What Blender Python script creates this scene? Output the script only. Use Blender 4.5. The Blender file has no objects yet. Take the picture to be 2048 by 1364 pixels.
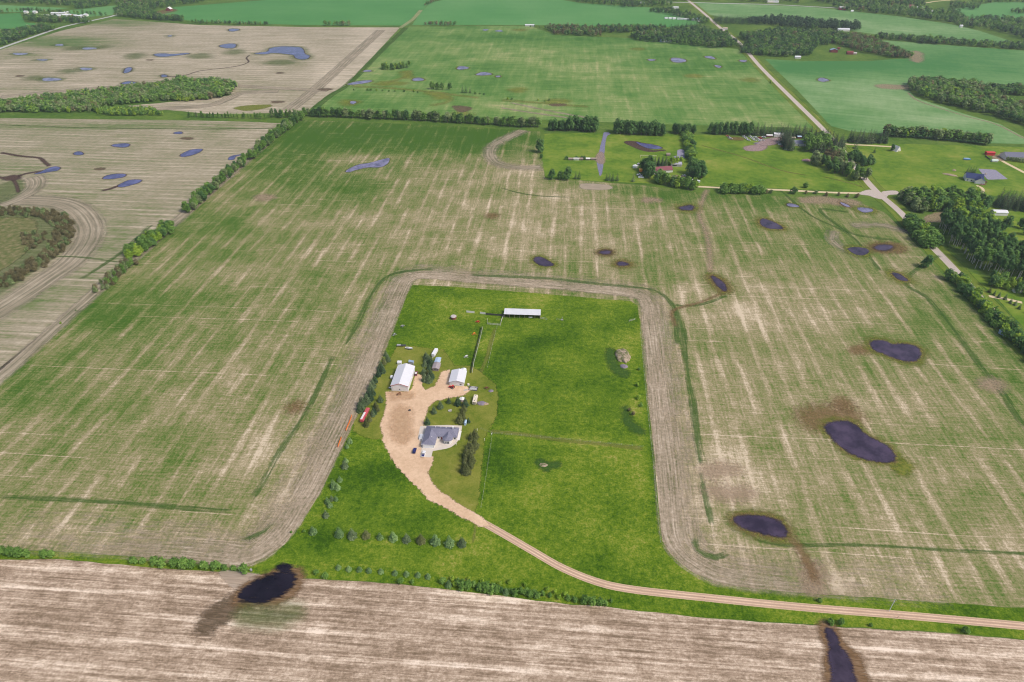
import bpy, bmesh, math, random
import numpy as np
from mathutils import Vector, Matrix, noise as mnoise

random.seed(11)
rng = np.random.default_rng(11)
S = bpy.context.scene
COL = S.collection

# ------------------------------------------------------------------ camera
H = 300.0                       # drone height in metres
F = 1365.0                      # focal length in photograph pixels (2048 wide)
TH = math.radians(34.3)         # downward pitch
cam = bpy.data.cameras.new('camera')
cam.lens = 36.0 * F / 2048.0
cam.sensor_width = 36.0
cam.clip_start = 1.0
cam.clip_end = 60000.0
camo = bpy.data.objects.new('camera', cam)
COL.objects.link(camo)
camo.location = (0, 0, H)
camo.rotation_euler = (math.pi / 2 - TH, 0, 0)
S.camera = camo

# ------------------------------------------------------------------ light: thin overcast
SUN_EL, SUN_AZ = math.radians(50), math.radians(118)     # azimuth clockwise from +Y
w = bpy.data.worlds.new('World')
S.world = w
w.use_nodes = True
wn = w.node_tree
bg = wn.nodes['Background']
sky = wn.nodes.new('ShaderNodeTexSky')
sky.sky_type = 'NISHITA'
sky.sun_disc = False
sky.sun_elevation = SUN_EL
sky.sun_rotation = SUN_AZ
sky.air_density = 1.0
sky.dust_density = 4.0
sky.ozone_density = 1.0
wn.links.new(sky.outputs[0], bg.inputs[0])
bg.inputs[1].default_value = 0.13
sl = bpy.data.lights.new('sun', 'SUN')
sl.energy = 2.0
sl.angle = math.radians(12)
sl.color = (1.0, 0.93, 0.84)
so = bpy.data.objects.new('sun', sl)
COL.objects.link(so)
sd = Vector((math.sin(SUN_AZ) * math.cos(SUN_EL), math.cos(SUN_AZ) * math.cos(SUN_EL), math.sin(SUN_EL)))
so.rotation_euler = sd.to_track_quat('Z', 'Y').to_euler()
so.location = (0, 0, 900)
S.view_settings.view_transform = 'Standard'
S.view_settings.look = 'None'
S.view_settings.gamma = 1.0
S.view_settings.exposure = 0.18
S.cycles.use_denoising = True
S.cycles.filter_width = 1.1
S.cycles.max_bounces = 6
S.cycles.transparent_max_bounces = 12
S.cycles.volume_bounces = 0

# ------------------------------------------------------------------ survey: photo pixel <-> ground
_c, _s = math.cos(TH), math.sin(TH)
def P(px, py, z=0.0):
    x = (px - 1024.0) / F
    y = (682.0 - py) / F
    d = Vector((x, y * _s + _c, y * _c - _s))
    t = (z - H) / d.z
    return Vector((d.x * t, d.y * t, z))
def px_of(x, y, z=0.0):
    dz = z - H
    f = y * _c - dz * _s
    u = y * _s + dz * _c
    return 1024 + F * x / f, 682 - F * u / f
ANG = math.radians(4.67)                                 # the quarter section's axis, clockwise from +Y
AX = Vector((math.sin(ANG), math.cos(ANG), 0))           # along
CR = Vector((math.cos(ANG), -math.sin(ANG), 0))          # across
FRZ = -ANG

# ------------------------------------------------------------------ shader helper
class N:
    def __init__(s, name, rough=0.9, spec=0.04):
        s.m = bpy.data.materials.new(name)
        s.m.use_nodes = True
        s.t = s.m.node_tree
        s.b = s.t.nodes['Principled BSDF']
        s.out = s.t.nodes['Material Output']
        s.b.inputs['Roughness'].default_value = rough
        s.b.inputs['Specular IOR Level'].default_value = spec
    def n(s, typ):
        return s.t.nodes.new(typ)
    def put(s, sock, v):
        if hasattr(v, 'is_output') or isinstance(v, bpy.types.NodeSocket):
            s.t.links.new(v, sock)
        elif v is not None:
            if isinstance(v, (tuple, list)) and len(v) == 3 and len(sock.default_value) == 4:
                v = (*v, 1)
            sock.default_value = v
    def math(s, op, a, b=None, c=None, clamp=False):
        k = s.n('ShaderNodeMath'); k.operation = op; k.use_clamp = clamp
        s.put(k.inputs[0], a)
        if b is not None: s.put(k.inputs[1], b)
        if c is not None: s.put(k.inputs[2], c)
        return k.outputs[0]
    def dot(s, v, w_):
        k = s.n('ShaderNodeVectorMath'); k.operation = 'DOT_PRODUCT'
        s.put(k.inputs[0], v); k.inputs[1].default_value = w_
        return k.outputs['Value']
    def xyz(s, x, y, z=0.0):
        k = s.n('ShaderNodeCombineXYZ')
        s.put(k.inputs[0], x); s.put(k.inputs[1], y); s.put(k.inputs[2], z)
        return k.outputs[0]
    def sep(s, v):
        k = s.n('ShaderNodeSeparateXYZ'); s.put(k.inputs[0], v)
        return k.outputs
    def pos(s):
        return s.n('ShaderNodeNewGeometry').outputs['Position']
    def uv(s):
        return s.n('ShaderNodeTexCoord').outputs['UV']
    def attr(s, name):
        k = s.n('ShaderNodeAttribute'); k.attribute_name = name
        return k.outputs['Fac']
    def noise(s, vec, scale=1.0, detail=3.0, rough=0.55, dist=0.0):
        k = s.n('ShaderNodeTexNoise')
        s.put(k.inputs['Vector'], vec)
        k.inputs['Scale'].default_value = scale; k.inputs['Detail'].default_value = detail
        k.inputs['Roughness'].default_value = rough; k.inputs['Distortion'].default_value = dist
        return k.outputs['Fac']
    def ramp(s, fac, stops, interp='LINEAR'):
        k = s.n('ShaderNodeValToRGB'); k.color_ramp.interpolation = interp
        e = k.color_ramp.elements
        while len(e) < len(stops): e.new(0.5)
        for q, (p, c) in zip(e, stops):
            q.position = p; q.color = (*c, 1) if len(c) == 3 else c
        s.put(k.inputs[0], fac)
        return k.outputs[0]
    def mix(s, fac, a, b, blend='MIX'):
        k = s.n('ShaderNodeMix'); k.data_type = 'RGBA'; k.blend_type = blend
        s.put(k.inputs[0], fac); s.put(k.inputs[6], a); s.put(k.inputs[7], b)
        return k.outputs[2]
    def smooth(s, v, a, b, to0=0.0, to1=1.0):
        k = s.n('ShaderNodeMapRange'); k.interpolation_type = 'SMOOTHSTEP'
        s.put(k.inputs[0], v)
        k.inputs[1].default_value = a; k.inputs[2].default_value = b
        k.inputs[3].default_value = to0; k.inputs[4].default_value = to1
        return k.outputs[0]
    def add(s, *terms):
        r = terms[0]
        for t in terms[1:]:
            r = s.math('ADD', r, t)
        return r
    def amp(s, v, a, mid=0.5):
        return s.math('MULTIPLY', s.math('SUBTRACT', v, mid), a)
    def color(s, c):
        s.put(s.b.inputs['Base Color'], c)
    def alpha(s, a):
        tr = s.n('ShaderNodeBsdfTransparent'); mx = s.n('ShaderNodeMixShader')
        s.put(mx.inputs[0], a)
        s.t.links.new(tr.outputs[0], mx.inputs[1]); s.t.links.new(s.b.outputs[0], mx.inputs[2])
        s.t.links.new(mx.outputs[0], s.out.inputs[0])
    def bump(s, h, strength=0.3, dist=0.1):
        k = s.n('ShaderNodeBump'); k.inputs['Strength'].default_value = strength
        k.inputs['Distance'].default_value = dist
        s.put(k.inputs['Height'], h); s.t.links.new(k.outputs[0], s.b.inputs['Normal'])

def plain(name, c, rough=0.7, var=0.12, scale=2.0, metal=0.0):
    k = N(name, rough, 0.3)
    tc = k.n('ShaderNodeTexCoord').outputs['Object']
    f = k.noise(tc, scale, 4)
    k.color(k.mix(f, tuple(x * (1 - var) for x in c), tuple(min(1, x * (1 + var)) for x in c)))
    k.b.inputs['Metallic'].default_value = metal
    return k.m

def rowcoords(k, along):
    p = k.pos()
    al = along.normalized(); ac = Vector((al.y, -al.x, 0))
    return k.dot(p, ac), k.dot(p, al), p

def sv(k, u, su, v, sv_, seed=0.0):
    return k.xyz(k.math('DIVIDE', u, su), k.math('DIVIDE', v, sv_), seed)

# crop and stubble: straw fraction decides between seedlings, soil and straw
def crop_mat(name, along, stops, bias=0.5, swath=0.35, swath_w=14.5, rows=0.5, row_w=2.6, row_l=70, cross=0.5,
             cross_w=1.6, cross_l=45, blotch=0.5, blotch_s=55, broad=0.7, fine=0.6, lines=0.0, line_w=36.0, seed=0.0):
    k = N(name, 0.95)
    u, v, p = rowcoords(k, along)
    terms = [bias]
    if swath:
        wob = k.amp(k.noise(sv(k, u, 60, v, 160, seed), 1, 2), 9)
        ph = k.math('MULTIPLY', k.math('ADD', u, wob), 2 * math.pi / swath_w)
        wv = k.math('MULTIPLY', k.math('POWER', k.math('MULTIPLY_ADD', k.math('SINE', ph), 0.5, 0.5), 4.5), swath)
        msk = k.smooth(k.noise(sv(k, u, 16, v, 55, seed + 3), 1, 3, 0.55), 0.32, 0.68)
        terms += [k.math('MULTIPLY', wv, msk), -0.3 * swath]
    terms.append(k.amp(k.noise(sv(k, u, row_w, v, row_l, seed + 5), 1, 5, 0.68), rows * 1.15))
    terms.append(k.amp(k.noise(sv(k, u, cross_l, v, cross_w, seed + 9), 1, 5, 0.68), cross * 1.1))
    terms.append(k.amp(k.noise(p, 1.0 / blotch_s, 5, 0.62), blotch))
    terms.append(k.amp(k.noise(p, 1.0 / 230, 2, 0.5), broad))
    terms.append(k.amp(k.noise(p, 0.7, 4, 0.8), fine))
    terms.append(k.amp(k.noise(sv(k, u, 2.2, v, 7.0, seed + 31), 1, 3, 0.7), rows * 0.7))
    if lines:
        ph = k.math('MULTIPLY', k.math('ADD', v, k.amp(k.noise(sv(k, u, 200, v, 300, seed), 1, 1), 10)), 2 * math.pi / line_w)
        ln = k.math('POWER', k.math('ABSOLUTE', k.math('COSINE', ph)), 900)
        mk = k.smooth(k.noise(sv(k, u, 130, v, 40, seed + 21), 1, 2), 0.5, 0.62)
        terms.append(k.math('MULTIPLY', k.math('MULTIPLY', ln, mk), lines))
    terms.append(k.math('MULTIPLY', k.attr('veg'), -1.0))
    st = k.add(*terms)
    k.color(k.ramp(st, stops))
    k.bump(st, 0.25, 0.4)
    return k.m

def grass_mat(name, stops, s1=7.0, s2=40.0, a1=0.7, a2=0.9, bias=0.5, fine=0.5, alpha=None, stretch=None, edge=0.5):
    k = N(name, 0.95)
    p = k.pos()
    u, v, _ = rowcoords(k, AX)
    q = sv(k, u, 1.0, v, stretch or 1.0)
    st = k.add(bias, k.amp(k.noise(q, 1 / s1, 4, 0.6), a1), k.amp(k.noise(p, 1 / s2, 4, 0.55), a2),
               k.amp(k.noise(p, 0.9, 3, 0.7), fine), k.math('MULTIPLY', k.attr('veg'), 1.0))
    k.color(k.ramp(st, stops))
    k.bump(st, 0.3, 0.5)
    if alpha:
        f = k.attr('f')
        nz = k.amp(k.noise(p, 1 / alpha, 5, 0.65), 1.1 if edge == 0.5 else edge * 2.2)
        k.alpha(k.smooth(k.add(f, nz), 0.38, 0.62))
    return k.m

def patch_mat(name, stops, nscale=6.0, along=None, soft=0.25, amount=1.0, jag=1.0, rough=0.95, su=3, sv_=30):
    """a patch of soil or plants that frays into what lies round it (attribute f: 1 inside, 0 at the rim)"""
    k = N(name, rough)
    p = k.pos()
    if along is None:
        nz = k.noise(p, 1 / nscale, 5, 0.65)
        cz = k.noise(p, 1 / (nscale * 0.6), 4, 0.6)
    else:
        u, v, _ = rowcoords(k, along)
        nz = k.add(k.math('MULTIPLY', k.noise(sv(k, u, su, v, sv_), 1, 4, 0.65), 0.6), k.math('MULTIPLY', k.noise(p, 1 / nscale, 4, 0.6), 0.4))
        cz = k.noise(sv(k, u, su * 0.7, v, sv_, 4.0), 1, 4, 0.65)
    k.color(k.ramp(k.add(0.5, k.amp(cz, 1.9)), stops))
    a = k.smooth(k.add(k.attr('f'), k.amp(nz, jag)), 0.5 - soft, 0.5 + soft)
    k.alpha(k.math('MULTIPLY', a, amount))
    return k.m

# ------------------------------------------------------------------ ground sheets
def catmull(pts, closed=True, step=3.0):
    n = len(pts); out = []
    rg = range(n) if closed else range(n - 1)
    for i in rg:
        if closed:
            p0, p1, p2, p3 = pts[(i - 1) % n], pts[i], pts[(i + 1) % n], pts[(i + 2) % n]
        else:
            p1, p2 = pts[i], pts[i + 1]
            p0 = pts[i - 1] if i else p1 * 2 - p2
            p3 = pts[i + 2] if i + 2 < n else p2 * 2 - p1
        m = max(1, min(60, int((p2 - p1).length / step)))
        for j in range(m):
            t = j / m
            out.append(0.5 * ((2 * p1) + (p2 - p0) * t + (2 * p0 - 5 * p1 + 4 * p2 - p3) * t * t + (3 * p1 - p0 - 3 * p2 + p3) * t ** 3))
    if not closed: out.append(pts[-1].copy())
    return out
def densify(pts, closed=True, step=6.0):
    n = len(pts); out = []
    for i in range(n if closed else n - 1):
        a, b = pts[i], pts[(i + 1) % n]
        m = max(1, int((b - a).length / step))
        out += [a.lerp(b, j / m) for j in range(m)]
    if not closed: out.append(pts[-1].copy())
    return out
def wob(p, amp, sc, seed=0.0):
    v = mnoise.noise_vector(Vector((p.x / sc, p.y / sc, seed)))
    return Vector((p.x + v.x * amp, p.y + v.y * amp, 0))

def finish(name, me, m, kind='structure'):
    me.materials.append(m)
    o = bpy.data.objects.new(name, me)
    COL.objects.link(o)
    if kind: o['kind'] = kind
    return o

def field(name, pts, m, z, spots=(), base=0.0, cell=22.0, jit=0.8, world=False, smooth=False):
    """a field: outline in survey pixels, cut to a grid so that crop cover (attribute veg) can vary over it"""
    ps = pts if world else [P(*q) for q in pts]
    ps = catmull(ps, True, 5) if smooth else densify(ps, True, 8)
    ps = [wob(p, jit, 9) for p in ps]
    bm = bmesh.new()
    f = bm.faces.new([bm.verts.new((p.x, p.y, z)) for p in ps])
    f.normal_update()
    bmesh.ops.triangulate(bm, faces=[f])
    for d in (AX, CR):
        t = [p.dot(d) for p in ps]
        a = math.floor(min(t) / cell) + 1
        while a * cell < max(t):
            bmesh.ops.bisect_plane(bm, geom=bm.verts[:] + bm.edges[:] + bm.faces[:], plane_co=d * (a * cell), plane_no=d, dist=1e-4)
            a += 1
    bmesh.ops.recalc_face_normals(bm, faces=bm.faces)
    for fc in bm.faces:
        if fc.normal.z < 0: fc.normal_flip()
    me = bpy.data.meshes.new(name)
    bm.to_mesh(me); bm.free()
    n = len(me.vertices)
    co = np.empty(n * 3, np.float32); me.vertices.foreach_get('co', co); co = co.reshape(-1, 3)
    dz = -H
    ff = co[:, 1] * _c - dz * _s; uu = co[:, 1] * _s + dz * _c
    X = 1024 + F * co[:, 0] / ff; Y = 682 - F * uu / ff
    val = np.full(n, base, np.float32)
    for (sx, sy, rx, ry, dv) in spots:
        val += dv * np.exp(-(((X - sx) / rx) ** 2 + ((Y - sy) / ry) ** 2))
    at = me.attributes.new('veg', 'FLOAT', 'POINT'); at.data.foreach_set('value', val)
    return finish(name, me, m)

def blob(name, pts, m, z, grow=4.0, smooth=True, jit=0.6, world=False, inner=0.0, kind='structure'):
    """a patch with a rim: attribute f runs from 1 at the outline to 0 a distance grow outside it"""
    ps = pts if world else [P(*q) for q in pts]
    area = sum(a.x * b.y - a.y * b.x for a, b in zip(ps, ps[1:] + ps[:1]))
    if area < 0: ps = ps[::-1]
    per = sum((b - a).length for a, b in zip(ps, ps[1:] + ps[:1]))
    st = max(0.6, min(4.0, per / 60))
    ps = catmull(ps, True, st) if smooth else densify(ps, True, st)
    ps = [wob(p, jit, 5 + 4 * jit, 2.0) for p in ps]
    n = len(ps)
    bm = bmesh.new()
    lay = bm.verts.layers.float.new('f')
    a = []
    for p in ps:
        q = bm.verts.new((p.x, p.y, z)); q[lay] = 1.0; a.append(q)
    f = bm.faces.new(a)
    f.normal_update()
    if f.normal.z < 0: f.normal_flip()
    rings = []
    if grow > 0:
        prev = a
        for g in (0.5, 1.0):
            b = []
            for i, p in enumerate(ps):
                k = 3
                t = ps[(i + k) % n] - ps[(i - k) % n]
                nrm = Vector((t.y, -t.x, 0))
                nrm = nrm.normalized() if nrm.length > 1e-6 else Vector((0, 0, 0))
                q = bm.verts.new((p.x + nrm.x * grow * g, p.y + nrm.y * grow * g, z - 0.001 * g)); q[lay] = 1 - g
                b.append(q)
            for i in range(n):
                j = (i + 1) % n
                bm.faces.new((prev[i], b[i], b[j], prev[j]))
            prev = b
    bmesh.ops.triangulate(bm, faces=[f])
    me = bpy.data.meshes.new(name)
    bm.to_mesh(me); bm.free()
    return finish(name, me, m, kind)

def ell(cx, cy, rx, ry, tilt=0.0, n=12):
    c, s = math.cos(tilt), math.sin(tilt)
    out = []
    for i in range(n):
        a = 2 * math.pi * i / n
        r = 1 + 0.12 * math.sin(3 * a + cx) + 0.08 * math.sin(2 * a + cy)
        x, y = rx * r * math.cos(a), ry * r * math.sin(a)
        out.append((cx + x * c - y * s, cy + x * s + y * c))
    return out

def band(name, path, left, right, m, z, smooth=True, step=4.0, world=False, nx=4, kind='structure', fade=0.12, fadel=None, lf=0.0):
    """a strip along a path: UV = metres across and along; f fades to 0 at both rims and ends"""
    ps = path if world else [P(*q) for q in path]
    ps = catmull(ps, False, step) if smooth else densify(ps, False, step)
    n = len(ps)
    W = right - left
    fl, fr = left + W * (fade if fadel is None else fadel), right - W * fade
    us = sorted(set([left, fl, fr, right] + [left + W * i / nx for i in range(1, nx)]))
    verts, uvs, fs, ds = [], [], [], []
    dist = 0.0
    for i, p in enumerate(ps):
        a, b = ps[max(0, i - 1)], ps[min(n - 1, i + 1)]
        t = (b - a).normalized(); nr = Vector((t.y, -t.x, 0))
        if i: dist += (p - ps[i - 1]).length
        for j, u in enumerate(us):
            verts.append((p.x + nr.x * u, p.y + nr.y * u, z)); uvs.append((u, dist))
            fs.append(max(0.0, min(1.0, (u - left) / (fl - left), (right - u) / (right - fr))))
            ds.append(dist)
    lf = lf or 1.5
    if lf:
        fs = [f_ * max(0.0, min(1.0, d_ / lf, (dist - d_) / lf)) for f_, d_ in zip(fs, ds)]
    k = len(us)
    faces = [(i * k + j, i * k + j + 1, (i + 1) * k + j + 1, (i + 1) * k + j) for i in range(n - 1) for j in range(k - 1)]
    me = bpy.data.meshes.new(name)
    me.from_pydata(verts, [], faces); me.update()
    if me.polygons and me.polygons[0].normal.z < 0: me.flip_normals()
    ul = me.uv_layers.new(name='UVMap')
    for li, l in enumerate(me.loops): ul.data[li].uv = uvs[l.vertex_index]
    at = me.attributes.new('f', 'FLOAT', 'POINT'); at.data.foreach_set('value', fs)
    return finish(name, me, m, kind)

def band_mat(name, stops, su=1.3, sl=90.0, amp=1.5, fine=0.5, bias=0.5, soft=0.3, jag=0.9, per=0.0, per_amp=0.0, amount=1.0, brk=0.5):
    k = N(name, 0.95)
    u, v, _ = k.sep(k.uv())
    p = k.pos()
    st = k.add(bias, k.amp(k.noise(sv(k, u, su, v, sl), 1, 4, 0.65), amp), k.amp(k.noise(p, 0.5, 3, 0.7), fine), k.amp(k.noise(p, 1 / 35, 3), 0.8))
    if per:
        st = k.add(st, k.math('MULTIPLY', k.math('SINE', k.math('MULTIPLY', u, 2 * math.pi / per)), per_amp))
    k.color(k.ramp(st, stops))
    k.bump(st, 0.25, 0.3)
    a = k.smooth(k.add(k.attr('f'), k.amp(k.noise(p, 1 / 9, 5, 0.65), jag), k.amp(k.noise(sv(k, u, 1.5, v, 45, 3.0), 1, 3, 0.6), jag * brk)), 0.5 - soft, 0.5 + soft)
    k.alpha(k.math('MULTIPLY', a, amount))
    return k.m
# ================================================================== THE GROUND
G0, G1, G2, G3 = (0.022, 0.055, 0.010), (0.045, 0.105, 0.014), (0.085, 0.165, 0.022), (0.17, 0.23, 0.05)
gm = grass_mat('rough_grass', [(0.0, (0.03, 0.07, 0.012)), (0.4, (0.07, 0.14, 0.02)), (0.7, (0.13, 0.2, 0.035)), (1.0, (0.22, 0.25, 0.07))], s2=60)
me = bpy.data.meshes.new('ground')
me.from_pydata([(-9000, -1500, -0.05), (9000, -1500, -0.05), (9000, 16000, -0.05), (-9000, 16000, -0.05)], [], [(0, 1, 2, 3)])
finish('ground', me, gm)

ROW = [(0.0, (0.050, 0.120, 0.012)), (0.25, (0.118, 0.172, 0.038)), (0.46, (0.208, 0.212, 0.084)), (0.64, (0.300, 0.260, 0.140)), (0.82, (0.410, 0.338, 0.218)), (1.0, (0.60, 0.50, 0.36))]
TAN = [(0.0, (0.09, 0.16, 0.04)), (0.22, (0.18, 0.205, 0.09)), (0.45, (0.285, 0.255, 0.165)), (0.7, (0.39, 0.335, 0.245)), (1.0, (0.57, 0.49, 0.37))]
SOUTH = [(0.0, (0.17, 0.122, 0.078)), (0.3, (0.28, 0.205, 0.14)), (0.52, (0.42, 0.318, 0.232)), (0.76, (0.61, 0.49, 0.375)), (1.0, (0.82, 0.69, 0.56))]
FAR = [(0.0, (0.05, 0.145, 0.022)), (0.35, (0.105, 0.215, 0.045)), (0.65, (0.20, 0.28, 0.085)), (1.0, (0.42, 0.39, 0.20))]
SMOOTHG = [(0.0, (0.05, 0.18, 0.05)), (0.4, (0.08, 0.245, 0.065)), (0.75, (0.13, 0.29, 0.095)), (1.0, (0.26, 0.34, 0.15))]
PALEG = [(0.0, (0.06, 0.19, 0.05)), (0.4, (0.13, 0.26, 0.085)), (0.75, (0.24, 0.35, 0.16)), (1.0, (0.38, 0.43, 0.25))]

m_main = crop_mat('sprouting_crop', AX, ROW, bias=0.56, swath=0.34, rows=0.8, row_w=2.4, row_l=45, cross=0.85, cross_w=1.4, cross_l=16, blotch=1.0, blotch_s=38, broad=0.3, fine=1.35, lines=0.5)
m_tan = crop_mat('striped_stubble', CR, TAN, bias=0.55, swath=0.35, swath_w=11.0, rows=1.2, row_w=2.2, row_l=160, cross=0.35, blotch=0.6, broad=0.5, fine=0.5, seed=7)
m_tan2 = crop_mat('pale_stubble', CR, TAN, bias=0.68, swath=0.3, swath_w=16, rows=1.3, row_w=4.0, row_l=240, cross=0.25, cross_w=4, blotch=0.45, broad=0.4, fine=0.4, seed=17)
m_south = crop_mat('south_stubble', CR, SOUTH, bias=0.575, swath=0.38, swath_w=12.5, rows=1.5, row_w=1.4, row_l=70, cross=0.2, cross_w=3, cross_l=12, blotch=0.8, blotch_s=22, broad=0.3, fine=1.2, seed=27)
m_far = crop_mat('green_crop', AX, FAR, bias=0.50, swath=0.16, swath_w=22, rows=0.6, row_w=6, row_l=70, cross=1.0, cross_w=5, cross_l=70, blotch=1.2, blotch_s=70, broad=0.6, fine=0.5, seed=37)
m_smooth = crop_mat('smooth_green_crop', CR, SMOOTHG, bias=0.42, swath=0, rows=0.4, row_w=8, row_l=300, cross=0.2, cross_w=8, blotch=0.35, blotch_s=120, broad=0.6, fine=0.2, seed=47)
m_pale = crop_mat('pale_green_crop', Vector((0.9, -0.35, 0)), PALEG, bias=0.48, swath=0.1, swath_w=30, rows=0.7, row_w=9, row_l=160, cross=0.3, cross_w=8, blotch=0.8, blotch_s=90, broad=0.7, fine=0.3, seed=57)

# the quarter section with the farmyard in it
field('crop_field', [(602, 240), (700, 243), (900, 252), (1080, 263), (1084, 300), (1090, 355), (1200, 364), (1290, 371), (1400, 386), (1560, 392), (1700, 398), (1770, 425),
      (1815, 470), (1860, 520), (1930, 600), (2000, 668), (2100, 760), (2500, 1120), (2600, 1275), (2048, 1216), (1650, 1189), (1450, 1171), (1000, 1150), (530, 1128), (400, 1120), (130, 1103), (0, 1098),
      (-420, 1085), (-300, 960), (0, 735), (185, 585), (372, 430), (520, 305)], m_main, 0.01,
      spots=[(700, 265, 260, 40, 0.50), (900, 290, 220, 40, 0.22), (560, 330, 110, 60, 0.35), (700, 380, 90, 30, 0.35), (400, 460, 120, 60, 0.30), (230, 620, 160, 60, 0.28), (60, 760, 120, 60, 0.30),
             (1000, 275, 120, 25, 0.35), (450, 600, 300, 120, 0.10), (1000, 430, 260, 70, -0.12), (1130, 320, 60, 40, 0.2), (1500, 400, 200, 25, 0.35), (1700, 480, 130, 60, 0.18), (1900, 640, 130, 90, 0.25),
             (2030, 760, 60, 120, 0.25), (1500, 480, 260, 50, 0.10), (620, 900, 160, 160, -0.22), (200, 1080, 380, 30, -0.15), (1400, 950, 120, 160, -0.22), (1750, 850, 330, 260, -0.10), (1300, 460, 220, 70, -0.06),
             (1800, 1130, 300, 50, -0.12), (150, 900, 220, 90, -0.02), (1150, 560, 200, 30, 0.05), (1480, 640, 120, 60, -0.12), (1300, 380, 120, 15, 0.25),
             (1048, 342, 30, 14, -0.40), (1040, 292, 30, 8, -0.25), (1200, 503, 40, 10, -0.2), (1480, 615, 50, 22, -0.25), (1460, 920, 60, 40, -0.25), (560, 1030, 40, 40, -0.3), (90, 1065, 70, 12, -0.25), (1700, 1168, 60, 18, -0.3), (1310, 800, 16, 110, -0.25), (880, 562, 40, 6, -0.2), (1380, 585, 40, 14, -0.25), (1110, 398, 30, 6, -0.2), (1040, 470, 60, 30, -0.12), (700, 320, 40, 14, -0.2)], base=0.0)
# west of the hedgerow
field('stubble_field', [(0, 236), (330, 240), (480, 243), (575, 247), (500, 312), (365, 425), (180, 585), (0, 745), (-300, 960), (-900, 960), (-900, 236)], m_tan, 0.01,
      spots=[(200, 252, 400, 5, 0.30), (60, 330, 70, 10, 0.2), (240, 480, 30, 40, 0.30), (150, 400, 60, 12, 0.25), (70, 595, 40, 12, 0.4), (40, 620, 40, 12, 0.4), (300, 420, 40, 20, 0.15), (560, 260, 60, 12, -0.2), (120, 640, 120, 60, -0.12), (450, 350, 60, 50, 0.05)], base=0.0)
field('stubble_field', [(228, 38), (400, 50), (600, 54), (800, 55), (690, 172), (655, 190), (616, 221), (560, 226), (420, 228), (380, 224), (250, 212), (330, 205), (470, 190), (380, 160), (150, 185), (-700, 270), (-700, 180), (0, 100), (120, 62)], m_tan2, 0.012,
      spots=[(120, 85, 130, 14, 0.6), (40, 110, 60, 8, 0.3), (230, 45, 80, 8, 0.6), (60, 178, 120, 4, 0.25), (300, 155, 140, 3, 0.25), (560, 180, 140, 4, 0.2), (560, 122, 70, 12, 0.2), (450, 212, 100, 10, -0.15), (740, 90, 40, 50, -0.25), (660, 150, 40, 30, -0.25)], base=0.0)
# north of the long windbreak
field('crop_field', [(818, 53), (1060, 52), (1110, 70), (1300, 78), (1400, 90), (1475, 98), (1560, 185), (1632, 256), (1450, 252), (1100, 240), (900, 232), (622, 220), (660, 190), (704, 166), (760, 108)], m_far, 0.012,
      spots=[(1150, 75, 350, 14, 0.30), (1400, 130, 120, 30, 0.15), (900, 160, 180, 60, 0.06), (1100, 130, 130, 30, -0.10), (1200, 210, 250, 22, -0.12), (730, 110, 40, 40, -0.1), (760, 210, 100, 14, 0.15)], base=0.0)
# the far smooth crops
field('crop_field', [(350, 14), (560, -2), (845, -8), (870, -8), (840, 26), (815, 51), (600, 50), (400, 43), (300, 34), (330, 24)], m_smooth, 0.014, base=0.0, cell=60)
field('crop_field', [(862, 4), (920, -6), (1100, -4), (1160, 6), (1300, 15), (1370, 24), (1400, 48), (1340, 54), (1060, 50), (824, 50), (840, 26)], m_smooth, 0.016, base=-0.12, cell=60)
field('crop_field', [(1370, 3), (1530, 10), (1620, 14), (1700, 22), (1800, 33), (1900, 48), (1960, 62), (2040, 88), (2150, 112), (2150, 100), (1900, 82), (1760, 70), (1640, 52), (1560, 40), (1440, 34), (1400, 24)], m_pale, 0.014, base=0.0, cell=60)
field('crop_field', [(1760, 80), (1860, 88), (2060, 102), (2300, 120), (2300, 200), (2060, 170), (1900, 166), (1815, 176), (1830, 195), (1930, 228), (2000, 248), (2050, 275), (2150, 300), (2050, 288), (1960, 286),
      (1700, 262), (1662, 252), (1600, 186), (1530, 118), (1600, 122), (1740, 122), (1790, 118), (1830, 116)], m_pale, 0.016,
      spots=[(1700, 128, 150, 14, 0.5), (1900, 120, 150, 25, 0.35), (1600, 140, 80, 18, 0.4), (1750, 180, 90, 22, -0.2), (1850, 235, 130, 14, -0.2), (1680, 240, 60, 18, 0.25), (2000, 150, 90, 14, 0.3)], base=0.02, cell=40)
field('crop_field', [(1910, 18), (1990, 4), (2200, 4), (2200, 50), (2010, 46), (1930, 40)], m_smooth, 0.018, base=-0.15, cell=60)
field('pasture', [(-300, 8), (0, 10), (140, 16), (70, 24), (0, 24), (-300, 30)], m_smooth, 0.018, base=-0.3, cell=60)
field('pasture', [(-500, 55), (-400, 26), (0, 28), (40, 26), (50, 45), (110, 50), (60, 60), (0, 74), (-300, 110)], m_smooth, 0.02, base=0.0, cell=60)
field('pasture', [(140, 20), (240, 10), (225, 30), (170, 34), (130, 28)], m_smooth, 0.022, base=-0.3, cell=60)
# south of the lane
field('stubble_field', [(-700, 1140), (0, 1119), (120, 1118), (300, 1135), (500, 1147), (600, 1157), (800, 1168), (960, 1187), (1110, 1206), (1210, 1214), (1420, 1237), (1690, 1255), (1930, 1269), (2048, 1281), (2900, 1350), (2900, 2000), (-900, 2000)], m_south, 0.012,
      spots=[(130, 1150, 120, 14, 0.30), (100, 1260, 90, 14, 0.2), (520, 1232, 60, 12, 0.35), (1250, 1250, 60, 10, 0.25), (420, 1290, 200, 30, 0.05), (1000, 1260, 200, 20, 0.0)], base=0.0)

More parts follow.
